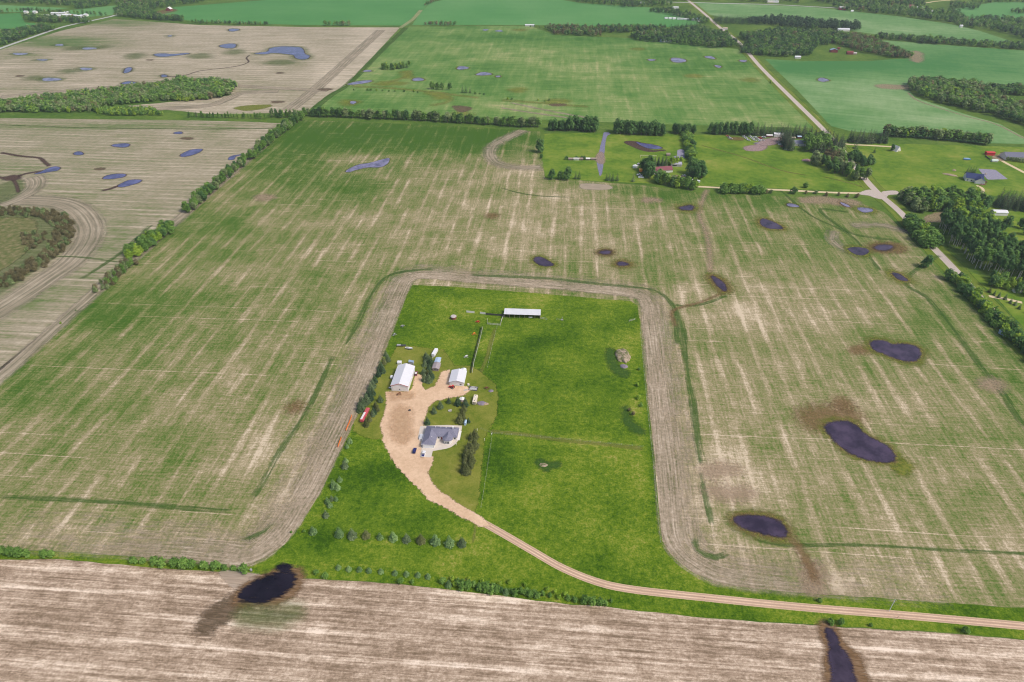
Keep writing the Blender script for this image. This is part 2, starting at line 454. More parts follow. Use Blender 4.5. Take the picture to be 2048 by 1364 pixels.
# pasture round the farmyard, and the verges of the lane, one sheet of grass
PAST = [(0.0, (0.030, 0.080, 0.004)), (0.3, (0.070, 0.140, 0.007)), (0.55, (0.120, 0.195, 0.012)), (0.8, (0.20, 0.250, 0.028)), (1.0, (0.31, 0.29, 0.08))]
m_past = grass_mat('pasture_grass', PAST, s1=3.2, s2=36.0, a1=1.2, a2=1.35, bias=0.46, fine=1.3)
field('pasture', [(822, 570), (900, 573), (1080, 587), (1262, 603), (1276, 611), (1283, 665), (1296, 800), (1310, 920), (1320, 1040), (1326, 1082), (1342, 1110), (1380, 1142), (1450, 1171), (1650, 1190), (2048, 1217), (2700, 1286), (2900, 1362),
      (2048, 1279), (1930, 1267), (1690, 1253), (1420, 1236), (1210, 1213), (1110, 1205), (960, 1187), (800, 1167), (600, 1156), (500, 1146), (300, 1135), (120, 1117), (0, 1118), (-700, 1150), (-700, 1095), (0, 1100), (130, 1104), (300, 1115), (480, 1127),
      (530, 1117), (570, 1087), (592, 1056), (612, 1030), (640, 985), (690, 880), (735, 790), (775, 690)], m_past, 0.03,
      spots=[(920, 590, 160, 14, 0.10), (1100, 600, 200, 12, 0.15), (1100, 700, 160, 60, -0.08), (1060, 690, 40, 14, -0.25), (1200, 860, 60, 50, 0.05), (1270, 960, 40, 80, 0.12), (1200, 1010, 110, 90, 0.10), (1240, 1080, 60, 40, 0.12),
             (660, 1080, 40, 40, -0.25), (1000, 900, 40, 100, -0.12), (1300, 900, 14, 120, -0.15), (720, 950, 90, 60, -0.10), (850, 1060, 120, 40, 0.05), (900, 1130, 90, 16, 0.25), (1600, 1205, 260, 10, -0.1), (1250, 690, 40, 40, 0.2),
             (600, 1120, 30, 20, 0.1), (1000, 780, 30, 100, -0.1),
             (890, 586, 60, 7, -0.3), (640, 1065, 40, 25, -0.2), (1290, 930, 20, 90, 0.1), (1310, 960, 12, 100, -0.3), (1000, 800, 12, 80, -0.25), (790, 935, 40, 30, -0.25), (740, 1000, 60, 30, -0.1), (1210, 720, 12, 40, -0.3), (1245, 770, 14, 30, -0.3),
             (1180, 888, 100, 5, 0.35), (1060, 872, 60, 4, 0.25), (1190, 990, 40, 50, 0.15), (955, 940, 6, 60, 0.35), (880, 1130, 40, 14, 0.12), (1270, 1090, 40, 40, 0.1), (970, 690, 5, 30, 0.4), (1272, 825, 12, 20, 0.35), (1232, 705, 18, 18, 0.2), (1255, 830, 10, 25, -0.35)], cell=14)
MOWN = [(0.0, (0.055, 0.10, 0.010)), (0.35, (0.125, 0.17, 0.018)), (0.65, (0.215, 0.225, 0.04)), (1.0, (0.36, 0.31, 0.11))]
m_mown = grass_mat('mown_grass', MOWN, s1=4.0, s2=22.0, a1=0.6, a2=0.8, bias=0.50, fine=0.6, alpha=3.0, edge=0.5)
blob('lawn', [(797, 696), (815, 694), (860, 701), (882, 702), (905, 735), (932, 735), (950, 742), (985, 770), (990, 800), (986, 830), (972, 858), (962, 875), (955, 940), (947, 1018), (900, 1000), (865, 960), (856, 925),
      (800, 880), (735, 870), (715, 860), (715, 830), (745, 790), (772, 740), (790, 712)], m_mown, 0.06, grow=5, smooth=False, jit=0.4)
m_path = band_mat('worn_grass', [(0, (0.12, 0.17, 0.02)), (0.5, (0.20, 0.22, 0.045)), (1, (0.32, 0.29, 0.11))], su=1.2, sl=25, amp=1.2, soft=0.5, jag=1.2, brk=1.0, amount=0.6)
band('worn_path', [(975, 862), (1040, 868), (1120, 880), (1200, 888), (1290, 897)], -2.6, 2.6, m_path, 0.045, fade=0.4)
band('worn_path', [(990, 655), (982, 685), (972, 720), (958, 750)], -2.2, 2.2, m_path, 0.046, fade=0.4)
band('worn_path', [(952, 1040), (948, 1075), (945, 1092)], -1.2, 1.2, m_path, 0.047, fade=0.4)
m_tuft = patch_mat('dark_rank_grass', [(0, (0.025, 0.07, 0.012)), (0.5, (0.05, 0.115, 0.02)), (1, (0.10, 0.17, 0.03))], 2, soft=0.6, jag=2.0, amount=0.75)
blob('rank_grass', [(1074, 924), (1085, 921), (1100, 926), (1118, 925), (1116, 932), (1098, 937), (1096, 942), (1082, 936)], m_tuft, 0.048, grow=2.5, jit=.8)
blob('rank_grass', [(1225, 700), (1232, 730), (1255, 745), (1245, 752), (1225, 735), (1216, 705)], m_tuft, 0.049, grow=4, jit=.8)
blob('rank_grass', [(1250, 815), (1262, 845), (1285, 862), (1270, 862), (1250, 840)], m_tuft, 0.049, grow=4, jit=.8)

# headlands: straw rows that follow the edge of the farmyard
m_head = band_mat('headland_stubble', [(0.0, (0.10, 0.14, 0.045)), (0.22, (0.24, 0.215, 0.125)), (0.45, (0.36, 0.29, 0.205)), (0.7, (0.48, 0.39, 0.29)), (1.0, (0.66, 0.55, 0.43))], su=1.0, sl=30, amp=1.8, bias=0.56, fine=1.3, per=2.4, per_amp=0.035, soft=0.65, jag=1.5, brk=0.9, amount=0.8)
band('headland', [(0, 1085), (200, 1098), (400, 1110), (480, 1118), (520, 1107), (556, 1078), (582, 1046), (604, 1010), (630, 968), (680, 866), (725, 772), (765, 675), (806, 578), (822, 558), (850, 552), (950, 560), (1100, 572), (1255, 588), (1290, 604), (1299, 665), (1313, 800), (1327, 920), (1338, 1040),
      (1344, 1078), (1360, 1104), (1395, 1132), (1460, 1158), (1650, 1178), (1900, 1196)], -24, 7.0, m_head, 0.10, fade=0.12, fadel=0.75, nx=6, lf=150)
m_gstrip = band_mat('green_regrowth', [(0, (0.035, 0.10, 0.014)), (0.5, (0.07, 0.15, 0.025)), (1, (0.15, 0.20, 0.06))], su=2, sl=14, amp=1.6, soft=0.6, jag=1.9, brk=2.0, amount=0.6)
for pts, wd in (([(665, 712), (640, 770), (608, 828), (588, 860), (560, 905), (533, 955), (505, 1000)], 5), ([(0, 994), (120, 999), (300, 1010), (462, 1022)], 4), ([(870, 538), (810, 543), (770, 556), (742, 590), (720, 640), (690, 690)], 5),
                ([(940, 550), (1100, 558), (1240, 572), (1310, 582), (1345, 610), (1365, 660), (1372, 720), (1385, 800), (1395, 880), (1405, 930)], 5), ([(1400, 940), (1415, 1010), (1425, 1050)], 4), ([(1500, 1075), (1560, 1090), (1700, 1090), (1900, 1100), (2048, 1108), (2200, 1115)], 2.6),
                ([(1390, 1070), (1395, 1100), (1430, 1115), (1455, 1105)], 5), ([(1880, 510), (1810, 560), (1860, 600), (1930, 690), (2000, 780), (2048, 850), (2150, 960)], 6), ([(1700, 425), (1640, 420), (1700, 465), (1790, 480)], 6),
                ([(475, 1078), (500, 1075), (530, 1062), (545, 1045)], 4), ([(1000, 375), (1035, 385), (1080, 392), (1150, 395)], 3), ([(1560, 380), (1620, 430), (1700, 470), (1760, 540)], 4),
                ([(1345, 610), (1380, 612), (1420, 604), (1455, 590)], 4), ([(1350, 620), (1355, 690)], 6), ([(0, 250), (200, 256), (400, 258), (560, 256)], 5), ([(240, 525), (165, 515), (95, 512)], 3), ([(160, 560), (250, 500), (300, 450)], 6)):
    _pz2 = globals().get('_pz2', 0) + 1
    band('green_strip', pts, -wd * 0.6, wd * 0.6, m_gstrip, 0.12 + 0.0012 * _pz2, fade=0.4)
# rows turned round the scrub-filled hollow and the slough at the west edge
m_loop = band_mat('faint_curved_rows', [(0.0, (0.16, 0.18, 0.08)), (0.3, (0.26, 0.23, 0.15)), (0.6, (0.40, 0.33, 0.24)), (1.0, (0.58, 0.49, 0.38))], su=1.8, sl=40, amp=1.7, bias=0.52, per=5.5, per_amp=0.08, soft=0.65, jag=1.6, brk=0.8, amount=0.7)
m_curve = band_mat('curved_rows', [(0.0, (0.13, 0.16, 0.07)), (0.3, (0.25, 0.22, 0.15)), (0.6, (0.39, 0.33, 0.24)), (1.0, (0.60, 0.52, 0.40))], su=1.6, sl=60, amp=1.7, bias=0.50, per=5.5, per_amp=0.12, soft=0.6, jag=1.2, brk=0.7, amount=0.8)
band('headland', [(-260, 420), (-100, 410), (60, 410), (120, 420), (150, 450), (150, 480), (120, 520), (70, 555), (0, 600), (-150, 690)], -30, 6, m_curve, 0.10, fade=0.25)
band('headland', [(-120, 372), (-20, 402), (25, 392), (48, 378), (52, 365), (45, 358)], -4, 24, m_curve, 0.104, fade=0.25)
band('headland', [(560, 262), (495, 322), (360, 440), (175, 603), (0, 760), (-150, 880)], -6, 11, m_curve, 0.106, fade=0.3)
band('headland', [(1060, 262), (1000, 292), (1000, 320), (1040, 330), (1084, 330)], -4, 22, m_loop, 0.108, fade=0.4)
band('headland', [(770, 60), (700, 125), (640, 180), (590, 220)], -3, 22, m_curve, 0.110, fade=0.2)
band('headland', [(0, 192), (150, 178), (300, 166), (380, 158), (480, 170), (660, 180)], -4, 16, m_curve, 0.112, fade=0.25)
band('headland', [(250, 218), (400, 210), (440, 200), (480, 184), (560, 180)], -4, 20, m_curve, 0.114, fade=0.25)
band('headland', [(1668, 460), (1665, 480), (1690, 500), (1720, 516)], -8, 8, m_loop, 0.116, fade=0.5)
band('headland', [(1700, 452), (1760, 450), (1830, 468)], -9, 9, m_loop, 0.118, fade=0.5)
m_strawband = patch_mat('bare_straw', [(0, (0.34, 0.27, 0.20)), (0.5, (0.5, 0.41, 0.32)), (1, (0.62, 0.53, 0.43))], 6, along=CR, soft=0.5, amount=0.6, su=1.2, sv_=14, jag=1.6)
blob('loose_straw', [(1165, 368), (1215, 371), (1218, 378), (1170, 378)], m_strawband, 0.13, grow=3, jit=1)

# ------------------------------------------------------------------ wet hollows and ponds
def water_mat(name, c, rough=0.08, wave=0.05, spec=0.5, streak=False):
    k = N(name, rough)
    p = k.pos()
    k.color(k.mix(k.smooth(k.noise(p, 1 / 11, 5, 0.65), 0.3, 0.7), tuple(x * 0.6 for x in c), (c[0] * 1.7, c[1] * 1.65, c[2] * 1.45)))
    k.b.inputs['IOR'].default_value = 1.33
    k.b.inputs['Specular IOR Level'].default_value = spec
    k.bump(k.noise(p, 0.5, 3), wave, 0.2)
    f = k.attr('f')
    nz = k.amp(k.noise(p, 0.3, 5, 0.72), 1.5)
    if streak:
        u, v, _ = rowcoords(k, CR)
        nz = k.amp(k.noise(sv(k, u, 1.1, v, 6.0), 1, 4, 0.7), 1.9)
    k.alpha(k.smooth(k.add(f, nz), 0.2, 0.85))
    return k.m
W_DARK = water_mat('dark_pond_water', (0.046, 0.034, 0.066))
W_BLACK = water_mat('black_pond_water', (0.010, 0.008, 0.016), streak=True)
W_GULLY = water_mat('gully_water', (0.036, 0.027, 0.05), streak=True)
W_BLUE = water_mat('blue_pond_water', (0.075, 0.08, 0.20))
W_PALE = water_mat('pale_pond_water', (0.155, 0.15, 0.26))
m_mudl = patch_mat('damp_soil', [(0, (0.06, 0.045, 0.025)), (0.5, (0.14, 0.10, 0.06)), (1, (0.28, 0.2, 0.14))], 2.5, soft=0.35, jag=2.6, amount=0.75, along=CR, su=1.0, sv_=8)
m_mud = patch_mat('dark_mud', [(0, (0.035, 0.025, 0.025)), (0.5, (0.085, 0.055, 0.045)), (1, (0.17, 0.11, 0.08))], 2.5, soft=0.5, jag=1.2, amount=0.9)
m_rusty = patch_mat('rusty_stubble', [(0, (0.09, 0.055, 0.025)), (0.5, (0.2, 0.12, 0.06)), (1, (0.36, 0.26, 0.17))], 2.0, soft=0.5, jag=2.2, amount=0.85, along=CR, su=1.1, sv_=7)
m_rust = patch_mat('rusty_wet_soil', [(0, (0.10, 0.06, 0.025)), (0.5, (0.22, 0.135, 0.06)), (1, (0.36, 0.26, 0.14))], 2.2, soft=0.6, jag=2.2, amount=0.6)
m_moss = patch_mat('yellow_green_margin', [(0, (0.07, 0.12, 0.015)), (0.5, (0.17, 0.20, 0.03)), (1, (0.30, 0.27, 0.06))], 4, soft=0.5, jag=1.6, amount=0.8)
m_mossf = patch_mat('yellow_green_patch', [(0, (0.12, 0.19, 0.02)), (0.5, (0.22, 0.25, 0.04)), (1, (0.33, 0.30, 0.08))], 8, soft=0.7, jag=1.9, amount=0.6, along=CR, su=6, sv_=30)
m_mossb = band_mat('yellow_green_scrub', [(0, (0.10, 0.17, 0.025)), (0.5, (0.22, 0.25, 0.05)), (1, (0.38, 0.34, 0.14))], su=3, sl=25, amp=1.6, soft=0.65, jag=1.8, brk=1.2, amount=0.6)
m_sedge = patch_mat('green_margin', [(0, (0.05, 0.11, 0.02)), (0.5, (0.11, 0.17, 0.04)), (1, (0.2, 0.22, 0.08))], 5, soft=0.7, jag=1.9, amount=0.5, along=CR, su=5, sv_=30)
m_sandy = patch_mat('sandy_soil', [(0, (0.24, 0.17, 0.11)), (0.5, (0.38, 0.28, 0.19)), (1, (0.52, 0.41, 0.29))], 2.2, soft=0.6, jag=2.2, amount=0.6)
def off(pts, dx, dy, s=1.0):
    cx = sum(p[0] for p in pts) / len(pts); cy = sum(p[1] for p in pts) / len(pts)
    return [(cx + dx + (x - cx) * s, cy + dy + (y - cy) * s) for x, y in pts]
_pz = [0]
def pond(pts, wm, mud=2.5, moss=0.0, rust=0.0, sedge=0.0, shore=0.8):
    if wm is W_DARK: moss = max(moss, 5) * 1.9; rust *= 1.7
    far_ = sum(q[1] for q in pts) / len(pts) < 400
    pts = off(pts, 0, 0, 0.84 if far_ else 0.85)
    if not far_ and shore < 3: shore = 4.0 if shore > 1 else 2.0
    if far_: mud *= 0.55; sedge *= 0.8
    _pz[0] = (_pz[0] + 1) % 12
    z = 0.14 + 0.001 * _pz[0]
    if sedge: blob('pond_margin', pts, m_sedge, z + 0.00, grow=sedge, jit=1.0)
    if moss: blob('pond_margin', pts, m_moss, z + 0.02, grow=moss, jit=0.8)
    if rust: blob('pond_margin', pts, m_rust, z + 0.04, grow=rust, jit=0.6)
    if mud: blob('pond_margin', pts, m_mud, z + 0.06, grow=mud, jit=0.4)
    blob('pond', pts, wm, z + 0.08, grow=shore, jit=0.4)
E = ell
# west field
for e in (E(357, 266, 9, 2.6), E(243, 291, 19, 4.6), E(157, 307, 11, 3.6), [(358, 313), (362, 308), (382, 299), (405, 297), (408, 299), (400, 305), (382, 312), (365, 315)],
          [(202, 357), (215, 350), (240, 347), (255, 349), (250, 354), (230, 358), (210, 359)], [(232, 374), (245, 365), (262, 359), (285, 359), (283, 364), (262, 371), (245, 375)], [(65, 349), (80, 344), (100, 335), (112, 332), (123, 335), (118, 341), (100, 344), (80, 348)]):
    pond(e, W_BLUE, mud=5, moss=0, sedge=0)
pond([(455, 320), (460, 313), (478, 309), (490, 308), (472, 313), (466, 320)], W_BLUE, mud=3)
band('wet_ground', [(0, 305), (40, 312), (78, 316), (90, 325), (100, 333)], -4, 4, m_mud, 0.15, fade=0.4)
band('wet_ground', [(-30, 352), (20, 356), (50, 348), (90, 341)], -4.5, 4.5, m_mud, 0.152, fade=0.4)
band('wet_ground', [(25, 358), (33, 370), (37, 386)], -3, 3, m_mud, 0.154, fade=0.4)
band('wet_ground', [(200, 382), (220, 378), (240, 370)], -3, 3, m_mud, 0.156)
blob('wet_ground', E(25, 356, 14, 3.5), m_mud, 0.158, grow=6)
blob('wet_ground', E(375, 277, 9, 1.5), m_mudl, 0.15, grow=6)
blob('wet_ground', E(200, 338, 8, 1.2), m_mudl, 0.15, grow=5)
blob('green_margin', [(-60, 420), (0, 405), (35, 388), (42, 366), (30, 362), (-20, 376), (-90, 392)], m_sedge, 0.125, grow=6)
# north west field
pond([(498, 107), (512, 105), (530, 102), (535, 95), (560, 91), (600, 92), (612, 97), (617, 108), (628, 113), (622, 120), (607, 121), (595, 117), (590, 111), (560, 107), (540, 106), (520, 109)], W_BLUE, mud=6, sedge=18)
for e in (E(457, 92, 20, 5), E(467, 60, 12, 3), [(304, 108), (325, 107), (350, 108), (375, 106), (385, 107), (365, 110), (330, 114), (308, 113)], [(247, 147), (250, 138), (258, 134), (264, 136), (262, 142), (255, 146)], E(328, 152, 6, 3), E(258, 166, 16, 3)):
    pond(e, W_BLUE, mud=6, sedge=10)
for e in (E(172, 138, 14, 3), E(178, 97, 16, 2.5), E(119, 90, 9, 2), E(40, 108, 16, 2.5), E(85, 120, 12, 1.5), E(340, 72, 5, 1.5), E(102, 159, 21, 4)):
    pond(e, W_PALE, mud=1, sedge=16)
band('wet_ground', [(500, 110), (493, 116), (497, 124), (480, 131), (450, 136), (400, 142), (365, 152), (330, 153)], -2.6, 2.6, m_mud, 0.15, fade=0.4)
for e in (E(555, 204, 15, 2.2), E(560, 146, 8, 1.5), E(40, 152, 8, 1.5), E(300, 120, 8, 1)):
    blob('wet_ground', off(e, 0, 0, .7), m_mudl, 0.15, grow=5)
for e in (E(268, 112, 12, 6), E(400, 112, 20, 5), E(470, 104, 18, 4), E(560, 125, 30, 3), E(150, 97, 10, 3), E(140, 142, 12, 3), E(70, 157, 12, 3), E(205, 94, 6, 2)):
    blob('green_margin', off(e, 0, 0, 0.6), m_sedge, 0.13, grow=22, jit=3)
blob('green_margin', [(470, 216), (500, 211), (540, 210), (530, 216), (495, 221)], m_moss, 0.13, grow=4)
# north field
for e in ([(690, 169), (712, 163), (740, 160), (748, 162), (735, 166), (705, 170)], E(735, 142, 10, 2), E(836, 159, 12, 4), E(925, 136, 14, 3.5), E(968, 148, 18, 3.5), E(996, 153, 5, 2), E(706, 205, 7, 3), E(1303, 120, 8, 2), [(1341, 116), (1352, 115), (1372, 119), (1373, 124), (1355, 126), (1342, 123)],
          E(1420, 115, 11, 3, 0.2), E(1436, 133, 7, 2.6, 0.2), E(1486, 122, 8, 2.5, 0.1), [(1634, 160), (1643, 155), (1660, 161), (1645, 164)]):
    pond(e, W_PALE, mud=3, moss=6)
for e in (E(971, 60, 7, 1.5), E(998, 62, 10, 1.5)):
    pond(e, W_PALE, mud=0)
for e in ([(903, 212), (915, 211), (940, 214), (944, 219), (925, 225), (915, 222)], E(1115, 210, 16, 2), E(650, 179, 14, 2)):
    blob('wet_ground', off(e, 0, 0, .75), m_mudl, 0.15, grow=7)
for e in ([(805, 140), (815, 150), (820, 158), (812, 154)], [(850, 183), (885, 188), (900, 194), (880, 200), (870, 190)], E(700, 205, 16, 5), E(925, 228, 16, 3), E(1388, 152, 14, 3), E(1115, 203, 22, 5), E(1500, 160, 12, 3), E(1035, 180, 14, 4), E(1040, 60, 10, 2), E(1275, 98, 10, 1.5), E(780, 167, 40, 3)):
    blob('green_margin', off(e, 0, 0, .7), m_mossf, 0.13, grow=14, jit=2)
for pts_ in ([(700, 172), (800, 178), (880, 186), (960, 196)], [(860, 190), (900, 196), (890, 205), (860, 212)], [(1000, 200), (1080, 206), (1180, 214)], [(760, 170), (815, 152), (818, 140)]):
    band('green_margin', pts_, -9, 9, m_mossb, 0.128, fade=0.45, step=6)
for pts_ in ([(1000, 215), (1060, 225), (1140, 236)], [(1020, 205), (1100, 222), (1200, 240)]):
    band('headland', pts_, -5, 5, m_loop, 0.126, fade=0.45, step=6)
# home quarter
pond([(683, 345), (695, 337), (715, 329), (740, 325), (770, 317), (784, 314), (786, 319), (780, 328), (765, 335), (735, 336), (710, 341), (690, 347)], W_PALE, mud=2, moss=3)
pond([(1068, 520), (1071, 514), (1080, 514), (1092, 520), (1109, 531), (1095, 533), (1078, 530)], W_DARK, mud=3, moss=5)
pond(E(1211, 505, 9, 3.2), W_DARK, mud=5, rust=6)
pond(E(1245, 528, 10, 3.4), W_DARK, mud=3, rust=5, moss=7)
pond(E(1374, 416, 13, 4.5, -0.1), W_DARK, mud=5, moss=8)
pond([(1519, 441), (1525, 437), (1540, 441), (1557, 449), (1568, 458), (1553, 459), (1535, 457), (1522, 450)], W_DARK, mud=2, moss=6, rust=3)
pond(E(1585, 411, 12, 3, 0.2), W_PALE, mud=3, moss=6)
pond([(1422, 551), (1430, 555), (1443, 563), (1452, 576), (1450, 584), (1441, 576), (1432, 567)], W_DARK, mud=3, rust=5, moss=7)
pond([(1695, 497), (1710, 494), (1733, 497), (1738, 503), (1730, 510), (1716, 511), (1702, 505)], W_DARK, mud=2, sedge=8, moss=4)
pond([(1750, 494), (1765, 490), (1785, 492), (1780, 498), (1765, 501), (1752, 499)], W_DARK, mud=5, rust=8)
blob('wet_ground', E(1790, 496, 14, 6), m_rust, 0.15, grow=9)
pond([(1785, 546), (1795, 547), (1808, 555), (1815, 562), (1800, 560), (1790, 553)], W_DARK, mud=2, rust=3, moss=7)
pond([(1738, 688), (1745, 681), (1765, 682), (1785, 690), (1815, 689), (1838, 695), (1844, 707), (1836, 721), (1818, 724), (1790, 717), (1765, 707), (1745, 699)], W_DARK, mud=2, moss=6, rust=3, sedge=9, shore=1.6)
blob('wet_ground', E(1722, 700, 16, 5), m_rust, 0.15, grow=6)
pond([(1645, 850), (1660, 842), (1690, 840), (1710, 850), (1728, 868), (1760, 885), (1785, 900), (1795, 922), (1775, 928), (1740, 922), (1705, 910), (1675, 890), (1655, 868)], W_DARK, mud=2.5, moss=5, rust=3, shore=1.8)
blob('wet_ground', [(1618, 832), (1640, 826), (1690, 824), (1700, 838), (1650, 846), (1630, 850)], m_rust, 0.15, grow=13, jit=3)
blob('wet_ground', E(1686, 808, 7, 5), m_rust, 0.151, grow=9, jit=2)
blob('green_margin', E(1806, 934, 9, 8), m_moss, 0.152, grow=8, jit=1)
pond([(1466, 1040), (1482, 1034), (1530, 1035), (1560, 1045), (1573, 1060), (1570, 1073), (1540, 1068), (1500, 1058), (1474, 1047)], W_DARK, mud=3, moss=5, rust=4, sedge=8, shore=1.6)
band('wet_ground', [(1570, 1060), (1588, 1082), (1605, 1108), (1622, 1140), (1632, 1172)], -4.5, 4.5, m_rust, 0.16, fade=0.45)
blob('wet_ground', E(1625, 1155, 14, 22), m_sandy, 0.153, grow=6, jit=2)
band('wet_ground', [(1415, 378), (1406, 398), (1398, 428), (1412, 465), (1419, 500), (1421, 548)], -5, 5, m_sandy, 0.16, fade=0.5)
band('wet_ground', [(1450, 584), (1400, 605), (1346, 622), (1352, 655)], -3, 3, m_rust, 0.162, fade=0.5)
for e in (E(1302, 400, 20, 3), E(530, 395, 16, 4), E(983, 431, 8, 3), E(1985, 770, 20, 8), E(1640, 400, 50, 6), E(1440, 940, 40, 6), E(1460, 985, 50, 5), E(1690, 405, 30, 6), E(590, 815, 7, 5)):
    blob('bare_soil', off(e, 0, 0, 0.7), m_sandy if random.random() < 0.6 else m_rust, 0.135, grow=9, jit=2)
pond([(1715, 416), (1740, 417), (1745, 423), (1725, 425)], W_PALE, mud=2, moss=10)
pond([(1680, 405), (1690, 408), (1700, 414), (1690, 412)], W_PALE, mud=3, rust=6)
# south field
pond([(478, 1193), (490, 1178), (520, 1160), (560, 1146), (585, 1145), (592, 1155), (580, 1175), (550, 1195), (515, 1204), (488, 1203)], W_BLACK, mud=0, rust=0, shore=4.5)
pond(E(568, 1136, 11, 3.2), W_BLACK, mud=0, shore=2)
blob('wet_ground', [(410, 1245), (440, 1215), (482, 1197), (488, 1204), (450, 1228), (415, 1252)], m_mudl, 0.15, grow=9, jit=2.5)
blob('wet_ground', [(476, 1200), (488, 1176), (520, 1157), (560, 1143), (590, 1142), (600, 1154), (592, 1178), (566, 1198), (530, 1209), (490, 1210)], m_rusty, 0.151, grow=5, jit=1.5)
blob('wet_ground', [(490, 1226), (540, 1222), (590, 1218), (580, 1234), (505, 1240)], m_sedge, 0.152, grow=8, jit=2)
pond([(1652, 1252), (1659, 1254), (1668, 1268), (1675, 1292), (1692, 1312), (1704, 1340), (1712, 1385), (1676, 1385), (1667, 1345), (1662, 1310), (1663, 1290), (1657, 1268)], W_GULLY, mud=0, shore=3.2)
blob('wet_ground', [(1648, 1250), (1664, 1254), (1676, 1270), (1686, 1292), (1708, 1310), (1724, 1340), (1732, 1390), (1664, 1390), (1655, 1345), (1652, 1310), (1654, 1290), (1648, 1268)], m_rusty, 0.151, grow=4, jit=1.2)
blob('bare_soil', [(440, 1145), (500, 1148), (520, 1158), (485, 1182)], m_strawband, 0.13, grow=1.5, jit=0.4)

# scrubby hollow floor at the west edge
m_scrub = patch_mat('scrub_floor', [(0, (0.06, 0.11, 0.02)), (0.5, (0.15, 0.155, 0.06)), (1, (0.30, 0.24, 0.14))], 8, soft=0.3)
blob('scrub_ground', [(-220, 440), (-100, 420), (60, 420), (115, 432), (136, 458), (134, 482), (105, 515), (50, 552), (0, 585), (-200, 690)], m_sedge, 0.13, grow=4)
blob('scrub_ground', [(-220, 450), (-60, 440), (50, 440), (65, 465), (45, 505), (-40, 560), (-200, 640)], m_scrub, 0.135, grow=8)

# ------------------------------------------------------------------ lanes, roads and yards
def road_mat(name, a, b, edge, half, rut=0.0, rutw=0.9, rutc=None):
    k = N(name, 0.95)
    u, v, _ = k.sep(k.uv())
    p = k.pos()
    st = k.add(0.5, k.amp(k.noise(sv(k, u, 0.7, v, 25), 1, 4, 0.65), 1.2), k.amp(k.noise(p, 0.8, 4, 0.7), 0.9), k.amp(k.noise(p, 0.06, 3), 0.6))
    c = k.mix(k.smooth(st, 0.1, 0.9), a, b)
    if rut:
        d = k.math('ABSOLUTE', k.math('SUBTRACT', k.math('ABSOLUTE', u), rut))
        c = k.mix(k.smooth(d, 0.0, rutw, 0.0, 0.8), c, rutc)
    c = k.mix(k.smooth(k.add(k.math('ABSOLUTE', u), k.amp(k.noise(p, 0.7, 3), 0.8)), half * 0.72, half, 0.0, 0.9), c, edge)
    k.color(c); k.bump(st, 0.2, 0.1)
    k.alpha(k.smooth(k.add(k.attr('f'), k.amp(k.noise(p, 0.6, 4, 0.7), 1.0)), 0.2, 0.5))
    return k.m
m_lane = road_mat('lane_gravel', (0.54, 0.37, 0.25), (0.80, 0.60, 0.43), (0.62, 0.47, 0.30), 2.3, rut=0.85, rutw=0.7, rutc=(0.40, 0.27, 0.20))
band('gravel_road', [(905, 1012), (960, 1042), (1010, 1070), (1065, 1102), (1125, 1136), (1195, 1164), (1265, 1179), (1400, 1194), (1600, 1214), (1800, 1230), (2048, 1252), (2400, 1284), (2800, 1322)], -2.4, 2.4, m_lane, 0.07, step=2.0, fade=0.06)
k = N('yard_gravel', 0.95)
p = k.pos()
st = k.add(0.5, k.amp(k.noise(p, 0.07, 4, 0.6), 0.8), k.amp(k.noise(p, 0.45, 5, 0.7), 0.8), k.amp(k.noise(p, 2.0, 3, 0.6), 0.4))
k.color(k.ramp(st, [(0.0, (0.40, 0.265, 0.16)), (0.4, (0.60, 0.415, 0.27)), (0.7, (0.73, 0.53, 0.36)), (1.0, (0.83, 0.65, 0.47))]))
k.bump(st, 0.2, 0.1)
k.alpha(k.smooth(k.add(k.attr('f'), k.amp(k.noise(p, 0.4, 5, 0.72), 1.7)), 0.35, 0.75))
m_yard = k.m
blob('gravel_yard', [(775, 785), (777, 800), (771, 828), (766, 850), (770, 880), (784, 912), (806, 940), (832, 966), (862, 998), (905, 1020), (960, 1049), (975, 1050), (960, 1038), (905, 1005), (868, 976), (855, 958), (853, 945), (858, 932), (863, 914), (842, 912), (838, 890), (838, 862), (845, 835),
      (855, 812), (866, 801), (900, 793), (926, 789), (938, 781), (930, 774), (898, 772), (897, 742), (886, 744), (880, 758), (870, 775), (850, 782), (842, 776), (841, 752), (833, 750), (828, 778), (818, 785)], m_yard, 0.075, grow=3.2, smooth=False, jit=0.9)
m_tone = patch_mat('damp_gravel', [(0, (0.44, 0.28, 0.155)), (0.5, (0.55, 0.37, 0.22)), (1, (0.66, 0.48, 0.31))], 4, soft=0.7, jag=1.6, amount=0.65)
blob('gravel_patch', [(795, 825), (808, 822), (812, 860), (806, 880), (796, 866)], m_tone, 0.115, grow=7, jit=1)
blob('gravel_patch', [(786, 786), (815, 787), (820, 793), (790, 794)], m_tone, 0.115, grow=5, jit=1)
m_conc = plain('concrete', (0.60, 0.54, 0.47), 0.9, 0.07, 0.4)
blob('concrete_patio', [(839.8, 914), (862.5, 915), (865.5, 902.3), (880, 899.8), (893, 897.5), (902, 894.5), (910, 889), (916, 882), (919.5, 876), (922, 866), (924.5, 851.5), (896, 850), (841, 852), (838.5, 862), (836, 874.6), (838, 881), (842, 884), (843, 898)], m_conc, 0.095, grow=0.0, smooth=False, jit=0.05)
